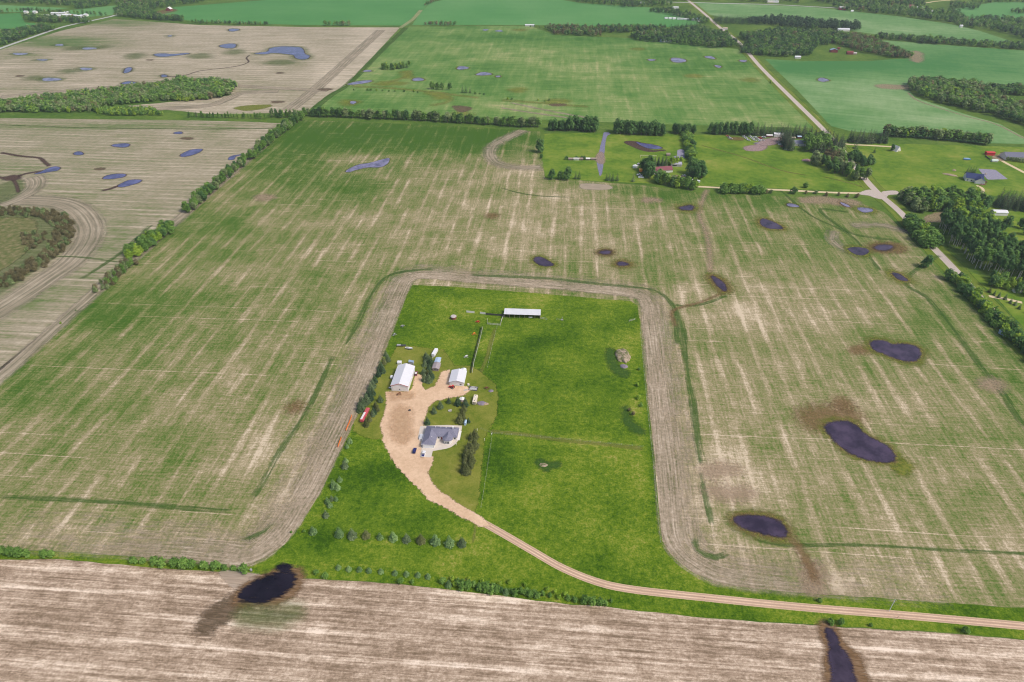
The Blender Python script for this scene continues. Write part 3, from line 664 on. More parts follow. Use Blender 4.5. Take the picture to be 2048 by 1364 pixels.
# township road to the east
m_road = road_mat('road_gravel', (0.42, 0.36, 0.32), (0.58, 0.51, 0.46), (0.5, 0.45, 0.33), 4.0, rut=1.6, rutw=1.2, rutc=(0.50, 0.42, 0.37))
m_verge = band_mat('road_verge', [(0, (0.06, 0.12, 0.015)), (0.5, (0.13, 0.19, 0.025)), (1, (0.28, 0.27, 0.06))], su=3, sl=40, amp=1.2, soft=0.2, jag=0.8)
RD = [(1350, -20), (1400, 20), (1440, 55), (1478, 85), (1520, 133), (1580, 193), (1640, 252), (1684, 300), (1722, 348), (1752, 382), (1800, 424), (1850, 478), (1908, 538), (1960, 596), (2048, 690), (2150, 800)]
band('road_verge', RD, -13, 13, m_verge, 0.06, step=6)
band('gravel_road', RD, -4.2, 4.2, m_road, 0.10, step=4.0, fade=0.06)
m_junc = patch_mat('junction_gravel', [(0, (0.40, 0.34, 0.30)), (0.5, (0.50, 0.43, 0.38)), (1, (0.58, 0.50, 0.44))], 3, soft=0.3, jag=0.8)
blob('gravel_road', [(1740, 380), (1760, 388), (1768, 383), (1792, 382), (1794, 388), (1776, 390), (1768, 398), (1752, 396), (1738, 391), (1722, 389), (1722, 385)], m_junc, 0.097, grow=1.5, smooth=True, jit=0.3)
m_sand = road_mat('sandy_track', (0.52, 0.42, 0.26), (0.70, 0.58, 0.38), (0.45, 0.40, 0.20), 2.6)
band('sandy_track', [(1375, 372), (1410, 374), (1450, 376), (1560, 380), (1660, 385), (1745, 387)], -2.6, 2.6, m_sand, 0.09, step=4)
band('sandy_track', [(1680, 286), (1700, 289), (1740, 291), (1790, 294)], -2.6, 2.6, m_sand, 0.09, step=4)
band('sandy_track', [(1988, 312), (2010, 325), (2048, 345), (2150, 400)], -2.6, 2.6, m_sand, 0.09, step=4)
band('sandy_track', [(1952, 370), (1965, 378), (1962, 390), (1955, 397)], -2.2, 2.2, m_sand, 0.09, step=3)
band('sandy_track', [(1975, 592), (2010, 598), (2048, 606)], -2.2, 2.2, m_sand, 0.09, step=3)
band('sandy_track', [(1180, 0), (1100, -4)], -3, 3, m_sand, 0.09, step=3)
# grey road in the far west, field access track between the far crops, far cross road
m_grey = road_mat('grey_road', (0.36, 0.36, 0.36), (0.50, 0.49, 0.48), (0.35, 0.4, 0.2), 5.0)
band('gravel_road', [(-250, 190), (0, 97), (60, 76), (125, 54), (180, 42), (222, 33), (235, 30), (300, 26)], -5, 5, m_grey, 0.09, step=6, fade=0.05)
band('gravel_road', [(1330, 4), (1420, 6), (1540, 9), (1620, 13), (1690, 17)], -5, 5, m_grey, 0.09, step=6, fade=0.05)
band('gravel_road', [(1850, 6), (1890, 1), (2000, -4), (2100, -3)], -5, 5, m_sand, 0.09, step=6, fade=0.05)
m_track = band_mat('worn_track', [(0, (0.12, 0.17, 0.06)), (0.5, (0.25, 0.27, 0.12)), (1, (0.4, 0.36, 0.22))], su=2, sl=40, amp=1.3, soft=0.3)
band('worn_track', [(842, 20), (826, 38), (800, 56)], -6, 6, m_track, 0.09)
band('green_strip', [(812, 55), (760, 105), (700, 165), (660, 192), (630, 216)], -7, 7, m_gstrip, 0.112)
# grey lane, pads and lawns of the farmsteads along the road
m_slag = patch_mat('grey_gravel', [(0, (0.20, 0.19, 0.25)), (0.5, (0.27, 0.26, 0.33)), (1, (0.36, 0.34, 0.40))], 3, soft=0.15, jag=0.5)
m_slagb = patch_mat('blue_grey_gravel', [(0, (0.13, 0.135, 0.20)), (0.5, (0.19, 0.19, 0.28)), (1, (0.27, 0.265, 0.36))], 3, soft=0.2, jag=0.7)
m_bright = grass_mat('bright_lawn', [(0.0, (0.05, 0.11, 0.012)), (0.35, (0.10, 0.19, 0.018)), (0.65, (0.17, 0.245, 0.03)), (1.0, (0.28, 0.28, 0.07))], s1=7, s2=45, a1=0.9, a2=1.5, bias=0.5, fine=0.6, alpha=5, edge=0.3)
blob('pasture', [(1090, 268), (1180, 266), (1300, 268), (1420, 270), (1560, 280), (1670, 300), (1735, 383), (1600, 378), (1450, 372), (1400, 372), (1290, 366), (1200, 362), (1092, 356), (1086, 320)], m_bright, 0.05, grow=2, smooth=False)
blob('pasture', [(1690, 290), (1790, 288), (1960, 292), (2200, 300), (2300, 420), (2050, 395), (1900, 385), (1800, 382), (1762, 378), (1715, 330)], m_bright, 0.05, grow=2, smooth=False)
blob('pasture', [(1960, 420), (2048, 414), (2200, 420), (2200, 520), (2048, 480), (1990, 500)], m_bright, 0.05, grow=2)
blob('pasture', [(1935, 545), (1985, 560), (2060, 580), (2060, 660), (1990, 590)], m_bright, 0.052, grow=2)
m_pinks = patch_mat('pinkish_bare_soil', [(0, (0.16, 0.11, 0.11)), (0.5, (0.32, 0.23, 0.22)), (1, (0.5, 0.38, 0.35))], 4, soft=0.4, jag=1.2, amount=0.9)
blob('gravel_lane', [(1209, 265), (1221, 267), (1213, 273), (1210, 290), (1207, 318), (1205, 338), (1201, 352), (1197, 340), (1194, 322), (1200, 298), (1205, 278)], m_slagb, 0.12, grow=0.8, jit=0.5)
blob('bare_soil', [(1197, 305), (1206, 306), (1209, 322), (1203, 328), (1192, 320)], m_sandy, 0.125, grow=2)
blob('gravel_pad', [(1356, 301), (1366, 300), (1369, 312), (1366, 316), (1345, 314), (1355, 311)], m_slag, 0.12, grow=1.5, jit=0.3)
for pts_ in ([(1400, 290), (1480, 312), (1560, 340), (1620, 352)], [(1640, 352), (1700, 366), (1730, 376)]):
    band('worn_path', pts_, -3, 3, m_path, 0.056, fade=0.45, step=6)
blob('gravel_pad', [(1958, 338), (1990, 340), (2014, 358), (1976, 359), (1965, 347)], m_slag, 0.12, grow=1.5, smooth=False, jit=0.3)
blob('bare_soil', [(1515, 288), (1530, 280), (1562, 275), (1566, 282), (1545, 288), (1520, 293)], m_pinks, 0.12, grow=5, jit=1.5)
blob('bare_soil', [(1490, 297), (1505, 292), (1530, 293), (1522, 300), (1500, 301)], m_pinks, 0.121, grow=5, jit=2)
blob('bare_soil', [(1465, 275), (1485, 276), (1482, 280), (1460, 279)], m_rust, 0.12, grow=4, jit=1.5)
blob('bare_soil', [(1335, 355), (1350, 351), (1368, 353), (1368, 362), (1352, 362)], m_sandy, 0.12, grow=2, jit=1)
blob('bare_soil', [(1843, 438), (1880, 425), (1905, 430), (1895, 441), (1850, 444)], m_sandy, 0.12, grow=3, jit=1)
blob('bare_soil', [(1985, 312), (2005, 310), (2012, 318), (1995, 322)], m_sandy, 0.121, grow=2, jit=1)
pond([(1268, 284), (1285, 286), (1310, 290), (1328, 297), (1310, 299), (1290, 296)], W_BLUE, mud=6)
blob('wet_ground', [(1250, 285), (1275, 284), (1300, 300), (1330, 300), (1320, 302), (1290, 302)], m_mud, 0.13, grow=3)
blob('bare_soil', [(1818, 172), (1760, 170), (1765, 176), (1820, 178)], m_sandy, 0.12, grow=8, jit=2)
blob('bare_soil', [(1825, 105), (1838, 104), (1840, 122), (1826, 122)], m_sandy, 0.12, grow=10, jit=3)
band('worn_track', [(1815, 185), (1840, 203), (1930, 232), (1990, 248), (2045, 275), (2100, 300)], -2, 2, m_sandy, 0.12)
blob('bare_soil', [(320, 22), (345, 18), (350, 22), (322, 28), (300, 30)], m_rust, 0.12, grow=8, jit=2)
# ================================================================== TREES
def quads_mesh(name, cen, nrm, size, mats, asp=0.75, extra=None, hang=0.0):
    """n leaf-clump faces: each a bent four-sided flake"""
    n = len(cen)
    nrm = nrm / (np.linalg.norm(nrm, axis=1, keepdims=True) + 1e-9)
    a = rng.normal(size=(n, 3)); a -= (a * nrm).sum(1, keepdims=True) * nrm
    a /= np.linalg.norm(a, axis=1, keepdims=True) + 1e-9
    b = np.cross(nrm, a)
    s = size[:, None]
    v = np.stack([cen - a * s, cen - b * s * asp + nrm * s * 0.25, cen + a * s, cen + b * s * asp + nrm * s * 0.25], 1).reshape(-1, 3)
    idx = np.arange(n * 4, dtype=np.int32)
    me = bpy.data.meshes.new(name)
    me.vertices.add(n * 4); me.vertices.foreach_set('co', v.astype(np.float32).ravel())
    me.loops.add(n * 4); me.loops.foreach_set('vertex_index', idx)
    me.polygons.add(n); me.polygons.foreach_set('loop_start', idx[::4].copy())
    me.update(calc_edges=True)
    for m in mats: me.materials.append(m)
    return me

def leaf_mat(name, dark, mid, light, g=2.9):
    dark, mid, light = (tuple(x * g for x in q) for q in (dark, mid, light))
    k = N(name, 0.8, 0.08)
    oi = k.n('ShaderNodeObjectInfo').outputs['Random']
    isl = k.n('ShaderNodeNewGeometry').outputs['Random Per Island']
    p = k.pos()
    f = k.add(k.math('MULTIPLY', isl, 0.45), k.math('MULTIPLY', oi, 0.35), k.amp(k.noise(p, 0.35, 3), 0.9), 0.1)
    col = k.ramp(f, [(0.0, dark), (0.5, mid), (1.0, light)])
    k.color(col)
    tl = k.n('ShaderNodeBsdfTranslucent'); k.put(tl.inputs[0], col)
    mx = k.n('ShaderNodeMixShader'); mx.inputs[0].default_value = 0.4
    k.t.links.new(k.b.outputs[0], mx.inputs[1]); k.t.links.new(tl.outputs[0], mx.inputs[2]); k.t.links.new(mx.outputs[0], k.out.inputs[0])
    return k.m
L_POP = leaf_mat('poplar_leaves', (0.030, 0.062, 0.014), (0.062, 0.115, 0.024), (0.12, 0.18, 0.045))
L_GREY = leaf_mat('greyish_leaves', (0.045, 0.068, 0.026), (0.085, 0.115, 0.046), (0.15, 0.175, 0.085))
L_LIME = leaf_mat('bright_leaves', (0.050, 0.092, 0.010), (0.095, 0.15, 0.018), (0.17, 0.21, 0.032))
L_DARK = leaf_mat('dark_leaves', (0.020, 0.048, 0.016), (0.038, 0.08, 0.024), (0.075, 0.125, 0.035))
L_TWIG = leaf_mat('bare_twigs', (0.055, 0.050, 0.022), (0.095, 0.085, 0.042), (0.16, 0.14, 0.08), 2.4)
L_SPRUCE = leaf_mat('spruce_needles', (0.026, 0.042, 0.020), (0.052, 0.076, 0.036), (0.12, 0.15, 0.08))
L_PINE = leaf_mat('dark_spruce_needles', (0.012, 0.026, 0.014), (0.026, 0.048, 0.024), (0.055, 0.08, 0.038))
L_YOUNG = leaf_mat('young_spruce_needles', (0.030, 0.058, 0.022), (0.070, 0.115, 0.045), (0.17, 0.23, 0.095))
L_OLIVE = leaf_mat('olive_spruce_needles', (0.028, 0.036, 0.012), (0.056, 0.066, 0.024), (0.12, 0.125, 0.055))
BARK = plain('grey_bark', (0.17, 0.13, 0.10), 0.95, 0.3, 3)
BIRCH = plain('pale_bark', (0.58, 0.54, 0.48), 0.9, 0.2, 3)

def tube(bm, pts, rad, n=6):
    rings = []
    for i, (p, r) in enumerate(zip(pts, rad)):
        p = Vector(p)
        t = (Vector(pts[min(i + 1, len(pts) - 1)]) - Vector(pts[max(0, i - 1)])).normalized()
        x = t.orthogonal().normalized(); y = t.cross(x)
        rings.append([bm.verts.new(p + (x * math.cos(2 * math.pi * j / n) + y * math.sin(2 * math.pi * j / n)) * r) for j in range(n)])
    for a, b in zip(rings, rings[1:]):
        for j in range(n):
            bm.faces.new((a[j], a[(j + 1) % n], b[(j + 1) % n], b[j]))
    bm.faces.new(rings[-1]); bm.faces.new(rings[0][::-1])

def trunk_mesh(name, h, r, m, limbs=4, seed=0, first=0.35):
    rr = random.Random(seed)
    bm = bmesh.new()
    pts = [(0, 0, -0.3)] + [(rr.uniform(-.02, .02) * h * t, rr.uniform(-.02, .02) * h * t, h * t) for t in (0.3, 0.6, 0.9)]
    tube(bm, pts, [r * 1.25, r, r * 0.65, r * 0.15])
    for i in range(limbs):
        z = h * (first + (0.8 - first) * i / max(1, limbs)); a = rr.uniform(0, 6.28); L = h * 0.28 * (1.1 - z / h)
        tube(bm, [(0, 0, z), (math.cos(a) * L * .5, math.sin(a) * L * .5, z + L * .45), (math.cos(a) * L, math.sin(a) * L, z + L * 0.8)], [r * .4, r * .28, r * .08], 5)
    me = bpy.data.meshes.new(name); bm.to_mesh(me); bm.free(); me.materials.append(m)
    return me

def crown_mesh(name, h, r, z0, lobes, n, size, m, seed, tall=1.0, flat=False):
    """broadleaf crown: uneven lobes of leaf clumps round a core, with gaps between the lobes"""
    r0 = np.random.default_rng(seed)
    C, R = [], []
    for i in range(lobes):
        t = r0.uniform(0, 1)
        zc = z0 + (h - z0) * (0.18 + 0.68 * t)
        rad = r * (0.85 - 0.45 * abs(t - 0.35)) * r0.uniform(0.25, 0.8)
        a = r0.uniform(0, 6.28)
        C.append((math.cos(a) * rad, math.sin(a) * rad, zc)); R.append(r * r0.uniform(0.36, 0.58) * (1.05 - 0.35 * t))
    C.append((0, 0, z0 + (h - z0) * 0.84)); R.append(r * 0.42)
    C.append((0, 0, z0 + (h - z0) * 0.42)); R.append(r * 0.62)
    C = np.array(C); R = np.array(R)
    w_ = R ** 2; w_ /= w_.sum()
    k = r0.choice(len(R), n, p=w_)
    d = r0.normal(size=(n, 3)); d /= np.linalg.norm(d, axis=1, keepdims=True)
    rad = R[k] * (0.35 + 0.75 * r0.uniform(0, 1, n) ** 0.45)
    st = np.array([1, 1, 1.15 * tall])
    cen = C[k] + d * rad[:, None] * st
    cen[:, 2] = np.clip(cen[:, 2], z0 * 0.7, h * 1.02)
    nr = d * 0.6 + r0.normal(size=(n, 3)) * 0.35 + np.array([0, 0, 0.8])
    return quads_mesh(name, cen, nr, size * r0.uniform(0.6, 1.35, n), [m])

def spruce_mesh(name, h, r, n, m, seed, z0=0.3, ragged=0.25):
    r0 = np.random.default_rng(seed)
    t = 1 - np.sqrt(r0.uniform(0, 1, n))            # more needles low down
    z = z0 + (h - z0) * t
    layer = np.floor(t * h / 0.55)
    prof = r * (1 - t) ** 0.9 * (0.78 + 0.3 * np.sin(layer * 2.399) ** 2) + 0.06
    a = r0.uniform(0, 6.28, n)
    lump = 1 + ragged * np.sin(a * 5 + layer * 1.7) * 0.5
    q = prof * lump * (0.35 + 0.65 * r0.uniform(0, 1, n) ** 0.5)
    cen = np.stack([np.cos(a) * q, np.sin(a) * q, z - q * 0.28 + 0.1], 1)
    cen[:, 2] = np.maximum(cen[:, 2], 0.12)
    nr = np.stack([np.cos(a) * 0.8, np.sin(a) * 0.8, np.full(n, 1.3)], 1) + r0.normal(size=(n, 3)) * 0.35
    sz = (0.10 + 0.34 * (1 - t)) * (r / 2.0) * r0.uniform(0.7, 1.4, n)
    return quads_mesh(name, cen, nr, sz, [m], asp=0.5)

PROTO = {}
def proto(kind, items): PROTO[kind] = items
def _bl(kind, mats, h, r, z0, lobes, n, size, bark=BARK, tr=0.16, tall=1.0, nv=4, first=0.35, seed=0):
    items = []
    for i in range(nv):
        m = mats[i % len(mats)]
        items.append((crown_mesh(kind + '_crown', h, r, z0, lobes, n, size, m, seed * 31 + i, tall), trunk_mesh(kind + '_trunk', h * 0.86, tr, bark, 4, seed * 31 + i, first), h))
    proto(kind, items)
_bl('poplar_tree', [L_POP, L_GREY, L_POP, L_DARK], 10, 2.3, 1.4, 9, 420, 0.50, seed=1, tall=1.5)
#_bl('poplar_far', [L_POP, L_POP, L_DARK, L_GREY], 10, 2.5, 1.0, 7, 170, 0.80, seed=2, tall=1.4)
_bl('aspen_tree', [L_DARK, L_POP, L_DARK], 13, 2.6, 5.2, 9, 420, 0.55, bark=BIRCH, tr=0.17, seed=3, first=0.5)
_bl('round_tree', [L_POP, L_DARK, L_LIME, L_POP], 8, 3.3, 1.2, 10, 460, 0.58, seed=4)
_bl('grey_willow', [L_GREY, L_TWIG, L_GREY, L_POP], 6, 2.6, 0.8, 9, 300, 0.50, seed=5)
_bl('bush', [L_POP, L_LIME, L_DARK, L_POP], 3, 1.8, 0.2, 7, 260, 0.32, tr=0.07, seed=6)
_bl('lime_bush', [L_LIME, L_LIME, L_POP], 3.2, 1.8, 0.2, 7, 260, 0.34, tr=0.07, seed=7)
_bl('bare_bush', [L_TWIG, L_GREY, L_TWIG], 3.2, 2.0, 0.2, 8, 260, 0.34, tr=0.07, seed=8)
proto('spruce_tree', [(spruce_mesh('spruce_crown', 9, 2.1, 620, (L_SPRUCE, L_SPRUCE, L_OLIVE, L_PINE)[i], 50 + i), trunk_mesh('spruce_trunk', 8.2, 0.15, BARK, 0, i), 9) for i in range(4)])
proto('young_spruce', [(spruce_mesh('young_spruce_crown', 5, 1.9, 480, (L_YOUNG, L_YOUNG, L_OLIVE, L_SPRUCE)[i], 60 + i, 0.1), trunk_mesh('spruce_trunk', 4.4, 0.10, BARK, 0, i), 5) for i in range(4)])
proto('spruce_far', [(spruce_mesh('spruce_crown', 11, 2.2, 240, (L_PINE, L_PINE, L_SPRUCE)[i], 70 + i), trunk_mesh('spruce_trunk', 10, 0.16, BARK, 0, i), 11) for i in range(3)])

def inst(kind, name, loc, h, label, cat, group=None, parts=True, v=None, wide=1.0):
    items = PROTO[kind]
    cm, tm, h0 = items[random.randrange(len(items)) if v is None else v]
    s = h / h0
    def mk(nm, me, par):
        o = bpy.data.objects.new(nm, me); COL.objects.link(o)
        if par: o.parent = par
        return o
    if parts:
        root = bpy.data.objects.new(name, None); COL.objects.link(root)
        root.empty_display_size = 0.5
        mk('crown', cm, root); mk('trunk', tm, root)
    else:
        root = mk(name, cm, None)
    root.location = (loc.x, loc.y, 0.0)
    root.scale = (s * wide, s * wide, s)
    root.rotation_euler = (0, 0, random.uniform(0, 6.28))
    root['label'] = label; root['category'] = cat
    if group: root['group'] = group
    return root

def along(path, spacing, rows=1, gap=2.5, jit=0.8, skip=0.0):
    ps = densify([P(*q) for q in path], False, spacing)
    out = []
    for i, p in enumerate(ps):
        a, b = ps[max(0, i - 1)], ps[min(len(ps) - 1, i + 1)]
        t = (b - a).normalized(); nr = Vector((t.y, -t.x, 0))
        for r in range(rows):
            if random.random() < skip: continue
            out.append(p + nr * ((r - (rows - 1) / 2) * gap) + Vector((random.gauss(0, jit), random.gauss(0, jit), 0)))
    return out
def inside(x, y, poly):
    c = False
    for (x0, y0), (x1, y1) in zip(poly, poly[1:] + poly[:1]):
        if (y0 > y) != (y1 > y) and x < (x1 - x0) * (y - y0) / (y1 - y0) + x0: c = not c
    return c
def fill(poly, spacing, jit=0.35):
    pl = [(P(*q).x, P(*q).y) for q in poly]
    x0, x1 = min(p[0] for p in pl), max(p[0] for p in pl); y0, y1 = min(p[1] for p in pl), max(p[1] for p in pl)
    out = []; y = y0; r = 0
    while y < y1:
        x = x0 + (spacing / 2 if r % 2 else 0)
        while x < x1:
            q = Vector((x + random.gauss(0, jit * spacing), y + random.gauss(0, jit * spacing), 0))
            if inside(q.x, q.y, pl): out.append(q)
            x += spacing
        y += spacing * 0.87; r += 1
    return out
def plant(kind, name, pts, h, label, cat, group, parts=True, var=0.22, wide=1.0, v=None):
    for p in pts:
        hh = h * random.uniform(1 - var, 1 + var)
        inst(kind, name, p, hh, label, cat, group, parts, v, wide * random.uniform(0.85, 1.15))

# --- hedgerow on the west side of the quarter section
HL = 'bushy poplar in the hedgerow between the striped stubble and the big sprouting field'
HG = 'poplars in the hedgerow west of the sprouting field'
for seg, h in (([(600, 238), (560, 268), (516, 305)], 10.5), ([(512, 310), (470, 340), (425, 380)], 9.0), ([(425, 380), (400, 402), (375, 425)], 10.5)):
    plant('poplar_tree', 'poplar_tree', along(seg, 6.0, 2, 5.0, 1.2, 0.02), h, HL, 'tree', HG, wide=1.75)
plant('round_tree', 'leafy_tree', along([(335, 462), (310, 480), (282, 500), (262, 516)], 4.4, 3, 4.5, 1.4, 0.05), 9.5, 'dark round tree in the thick clump of the hedgerow beside the scrubby hollow', 'tree', 'trees in the thick clump of the hedgerow', wide=1.1)
plant('grey_willow', 'grey_willow', along([(262, 525), (240, 545), (205, 578), (190, 582)], 4.0, 3, 4, 1.2, 0.05), 5.5, 'low greyish willow at the near end of the hedgerow by pale straw rows', 'bush', 'willows at the near end of the hedgerow')
inst('bush', 'shrub', P(122, 648), 2.0, 'lone small shrub on the field edge below the hedgerow', 'bush')
inst('bush', 'shrub', P(152, 622), 1.2, 'tiny shrub on the field edge near the end of the hedgerow', 'bush')
# --- long windbreak on the north side
WL = 'slim poplar in the long windbreak along the top of the sprouting field'
WG = 'poplars in the long north windbreak'
plant('poplar_tree', 'poplar_tree', along([(612, 232), (700, 235), (800, 239), (900, 244), (1000, 251), (1075, 255)], 4.6, 1, 4.0, 1.6, 0.0), 13, WL, 'tree', WG, wide=1.75)
plant('poplar_tree', 'poplar_tree', along([(380, 234), (450, 236), (530, 238)], 5.0, 1, 4, 0.9, 0.03), 8, 'short poplar in the trimmed row between the two tan stubble fields', 'tree', 'poplars between the two tan fields', wide=1.2)
plant('poplar_tree', 'poplar_tree', along([(545, 234), (600, 236)], 5.0, 2, 5, 1.2, 0.1), 11, 'taller poplar in the clump where hedgerow and windbreak meet', 'tree', 'poplars where hedgerow and windbreak meet')
for seg, h, lb in (([(1100, 259), (1135, 260)], 13, 'greyish poplar in the clump left of the grey lane'), ([(1140, 260), (1190, 262)], 17, 'tall dense poplar in the clump just left of the grey lane'), ([(1234, 266), (1325, 270)], 16, 'dense poplar in the large rounded clump right of the grey lane'), ([(1350, 266), (1388, 267)], 12, 'poplar in the small clump above the line of field-edge shrubs')):
    plant('round_tree' if h > 10 else 'poplar_tree', 'leafy_tree', along(seg, 5.5, 3, 4.5, 1.0, 0.05), h, lb, 'tree', lb.replace('poplar', 'poplars', 1), wide=0.85, v=1 if h > 10 else None)
plant('round_tree', 'leafy_tree', along([(1422, 267), (1500, 270)], 6, 2, 5, 1.0, 0.0), 15, 'leafy poplar at the left end of the dark shelterbelt behind the cluttered yard', 'tree', 'poplars at the left end of the dark shelterbelt', wide=0.8, v=1)
plant('spruce_far', 'spruce_tree', along([(1500, 269), (1580, 272), (1650, 278), (1670, 287)], 4.4, 2, 5, 1.0, 0.0), 18.5, 'tall dark spruce in the shelterbelt behind the cluttered yard', 'tree', 'spruces in the shelterbelt behind the cluttered yard', wide=1.0)
plant('spruce_far', 'spruce_tree', along([(1577, 301), (1569, 284)], 3.4, 3, 4, 0.8), 20, 'dark spruce between the grey roofed house and the white shed', 'tree', 'spruces beside the grey roofed house')
plant('round_tree', 'leafy_tree', fill([(1608, 290), (1650, 286), (1664, 300), (1612, 306)], 6.5), 15, 'pale leafy tree right of the grey roofed house', 'tree', 'leafy trees right of the grey roofed house', v=0)
plant('spruce_far', 'spruce_tree', along([(1625, 304), (1680, 303), (1676, 288)], 4.2, 2, 4.5, 1.0), 16, 'dark spruce in the corner between the grey roofed house and the road', 'tree', 'spruces in the corner by the road')
plant('round_tree', 'hedge_shrub', along([(1588, 300), (1600, 300)], 4, 1, 3, .5), 4, 'low clipped shrub in front of the grey roofed house', 'bush', 'shrubs in front of the grey roofed house')
plant('poplar_tree', 'poplar_tree', along([(1628, 325), (1655, 335), (1690, 348), (1722, 362)], 7, 3, 6.0, 1.6, 0.0), 13.5, 'bushy poplar in the wedge of trees left of the road', 'tree', 'poplars in the wedge left of the road', wide=1.4)
plant('grey_willow', 'grey_willow', fill([(1655, 318), (1685, 312), (1692, 330), (1668, 332)], 5.5), 13, 'tall greyish tree at the roadside top of the wedge', 'tree', 'greyish trees at the top of the wedge')
plant('round_tree', 'leafy_tree', along([(1703, 318), (1735, 332)], 6, 3, 6, 1.5), 11, 'dark leafy tree in the clump on the right side of the road', 'tree', 'trees in the roadside clump', v=1)
plant('spruce_far', 'spruce_tree', along([(1698, 284), (1770, 285)], 4.5, 3, 4.2, 1.0, 0.05), 18, 'tall spruce in the block of spruces right of the road', 'tree', 'spruces in the block right of the road')
for q, lb in (((1710, 297), 'lone spruce beside the sandy track right of the road'), ((1748, 306), 'small spruce alone in the yellowish meadow')):
    inst('spruce_far', 'spruce_tree', P(*q), 15 if '1710' in str(q) else 9, lb, 'tree', wide=1.2)
inst('round_tree', 'leafy_tree', P(1784, 302), 9, 'dark shrub beside the white tent shaped roof', 'bush', v=1)
# --- the field-edge shrubs down the middle of the farmsteads
plant('bush', 'shrub', along([(1372, 272), (1378, 295), (1382, 320), (1392, 337)], 4.5, 2, 4, 1.3), 8, 'shrub in the narrow line between the two bright meadows', 'bush', 'shrubs between the two bright meadows')
plant('round_tree', 'leafy_tree', fill([(1376, 346), (1400, 342), (1412, 360), (1402, 364), (1374, 358)], 6), 15, 'dark leafy tree around the white trailer near the sandy track', 'tree', 'trees around the white trailer', v=1)
plant('round_tree', 'leafy_tree', along([(1315, 363), (1345, 371), (1385, 379)], 5, 2, 5, 1.4), 12, 'leafy tree in front of the maroon roofed house', 'tree', 'trees in front of the maroon roofed house')
plant('spruce_far', 'spruce_tree', along([(1302, 330), (1331, 331)], 3.6, 3, 3, .5), 12, 'spruce in the clipped square block behind the maroon roofed house', 'tree', 'spruces in the square block behind the maroon roof')
plant('round_tree', 'leafy_tree', fill([(1285, 340), (1300, 338), (1304, 354), (1290, 360)], 5.5), 17, 'leafy tree between the orange tank and the maroon roofed house', 'tree', 'trees beside the orange tank', v=1)
plant('round_tree', 'leafy_tree', along([(1344, 330), (1364, 329)], 5, 2, 4, .8), 9, 'yellowish tree behind the small grey garage', 'tree', 'yellowish trees behind the small grey garage', v=2)
for q, hh, lb in (((1104, 358), 12.5, 'round leafy tree at the left end of the lawn below the grey lane'), ((1135, 359), 15.5, 'tall poplar second in the clump below the grey lane'), ((1120, 358), 10, 'short leafy tree between two taller ones below the grey lane'), ((1079, 304), 17, 'big round tree at the edge of the looped straw rows'), ((1083, 317), 6, 'small grey shrub under the big round tree')):
    inst('round_tree', 'leafy_tree', P(*q), hh, lb, 'tree', v=1, wide=1.1)
for q, lb in (((1151, 358), 'narrow spruce left in the pair below the grey lane'), ((1158, 358), 'narrow spruce right in the pair below the grey lane'), ((1213, 361), 'spruce at the left of the four by the lane foot'), ((1219, 361), 'second spruce of the four by the lane foot'), ((1225, 362), 'third spruce of the four by the lane foot'), ((1234, 362), 'spruce standing apart at the right of the four'), ((1266, 363), 'single spruce below the orange tank')):
    inst('spruce_far', 'spruce_tree', P(*q), 12, lb, 'tree', wide=1.1)
plant('bush', 'shrub', along([(1448, 384), (1480, 385), (1520, 387)], 4.5, 2, 3.5, 1), 9, 'shrub in the thick row along the sandy track', 'bush', 'shrubs in the thick row along the sandy track')
plant('bare_bush', 'shrub', along([(1520, 386), (1600, 388), (1650, 390), (1740, 396)], 7, 1, 3, 1.5, 0.2), 4.5, 'low scrubby bush along the sandy track', 'bush', 'scrubby bushes along the sandy track')
inst('bush', 'shrub', P(1611, 376), 6.5, 'lone dark shrub above the sandy track', 'bush')
inst('bush', 'shrub', P(1587, 388), 8, 'dark shrub below the middle of the sandy track', 'bush')
# --- scrub ring in the hollow at the west edge
plant('bare_bush', 'scrub_bush', along([(-60, 428), (20, 424), (70, 427), (112, 436), (130, 456), (128, 482), (100, 512), (50, 545), (0, 572)], 4.2, 4, 4.6, 1.6, 0.06), 4.6, 'brownish scrubby bush in the ring round the hollow at the left edge', 'bush', 'bushes in the ring round the hollow')
plant('bare_bush', 'scrub_bush', fill([(45, 470), (95, 465), (90, 490), (50, 505)], 5.5), 4.0, 'brownish bush inside the hollow at the left edge', 'bush', 'bushes inside the hollow')
# --- wood and roadside trees on the east side
plant('aspen_tree', 'aspen_tree', fill([(1870, 448), (1940, 436), (1985, 470), (2010, 500), (2100, 520), (2100, 580), (2010, 560), (1950, 540), (1905, 495)], 6.0), 18, 'tall white stemmed aspen in the dense wood right of the road', 'tree', 'aspens in the wood right of the road')
plant('round_tree', 'leafy_tree', fill([(1895, 440), (1940, 432), (1975, 455), (1950, 470), (1905, 458)], 7.5), 17, 'light green leafy tree at the top of the wood right of the road', 'tree', 'light green trees at the top of the wood', v=2)
plant('round_tree', 'leafy_tree', along([(1985, 566), (2020, 575), (2060, 590)], 5.5, 3, 6, 1.5), 9, 'leafy tree along the near edge of the wood', 'tree', 'trees along the near edge of the wood')
plant('round_tree', 'leafy_tree', fill([(1805, 400), (1870, 392), (1960, 400), (1980, 415), (1960, 430), (1900, 425), (1840, 420)], 7), 13, 'leafy tree in the mixed grove around the pale roofed house', 'tree', 'trees in the mixed grove')
plant('grey_willow', 'grey_willow', fill([(1795, 398), (1830, 395), (1850, 425), (1838, 430)], 6), 12, 'grey twiggy tree at the road junction', 'tree', 'grey twiggy trees at the road junction')
plant('spruce_far', 'spruce_tree', fill([(1985, 402), (2100, 410), (2100, 428), (1990, 418)], 5.0), 19, 'tall dark spruce in the row at the right edge below the black roofed house', 'tree', 'dark spruces at the right edge')
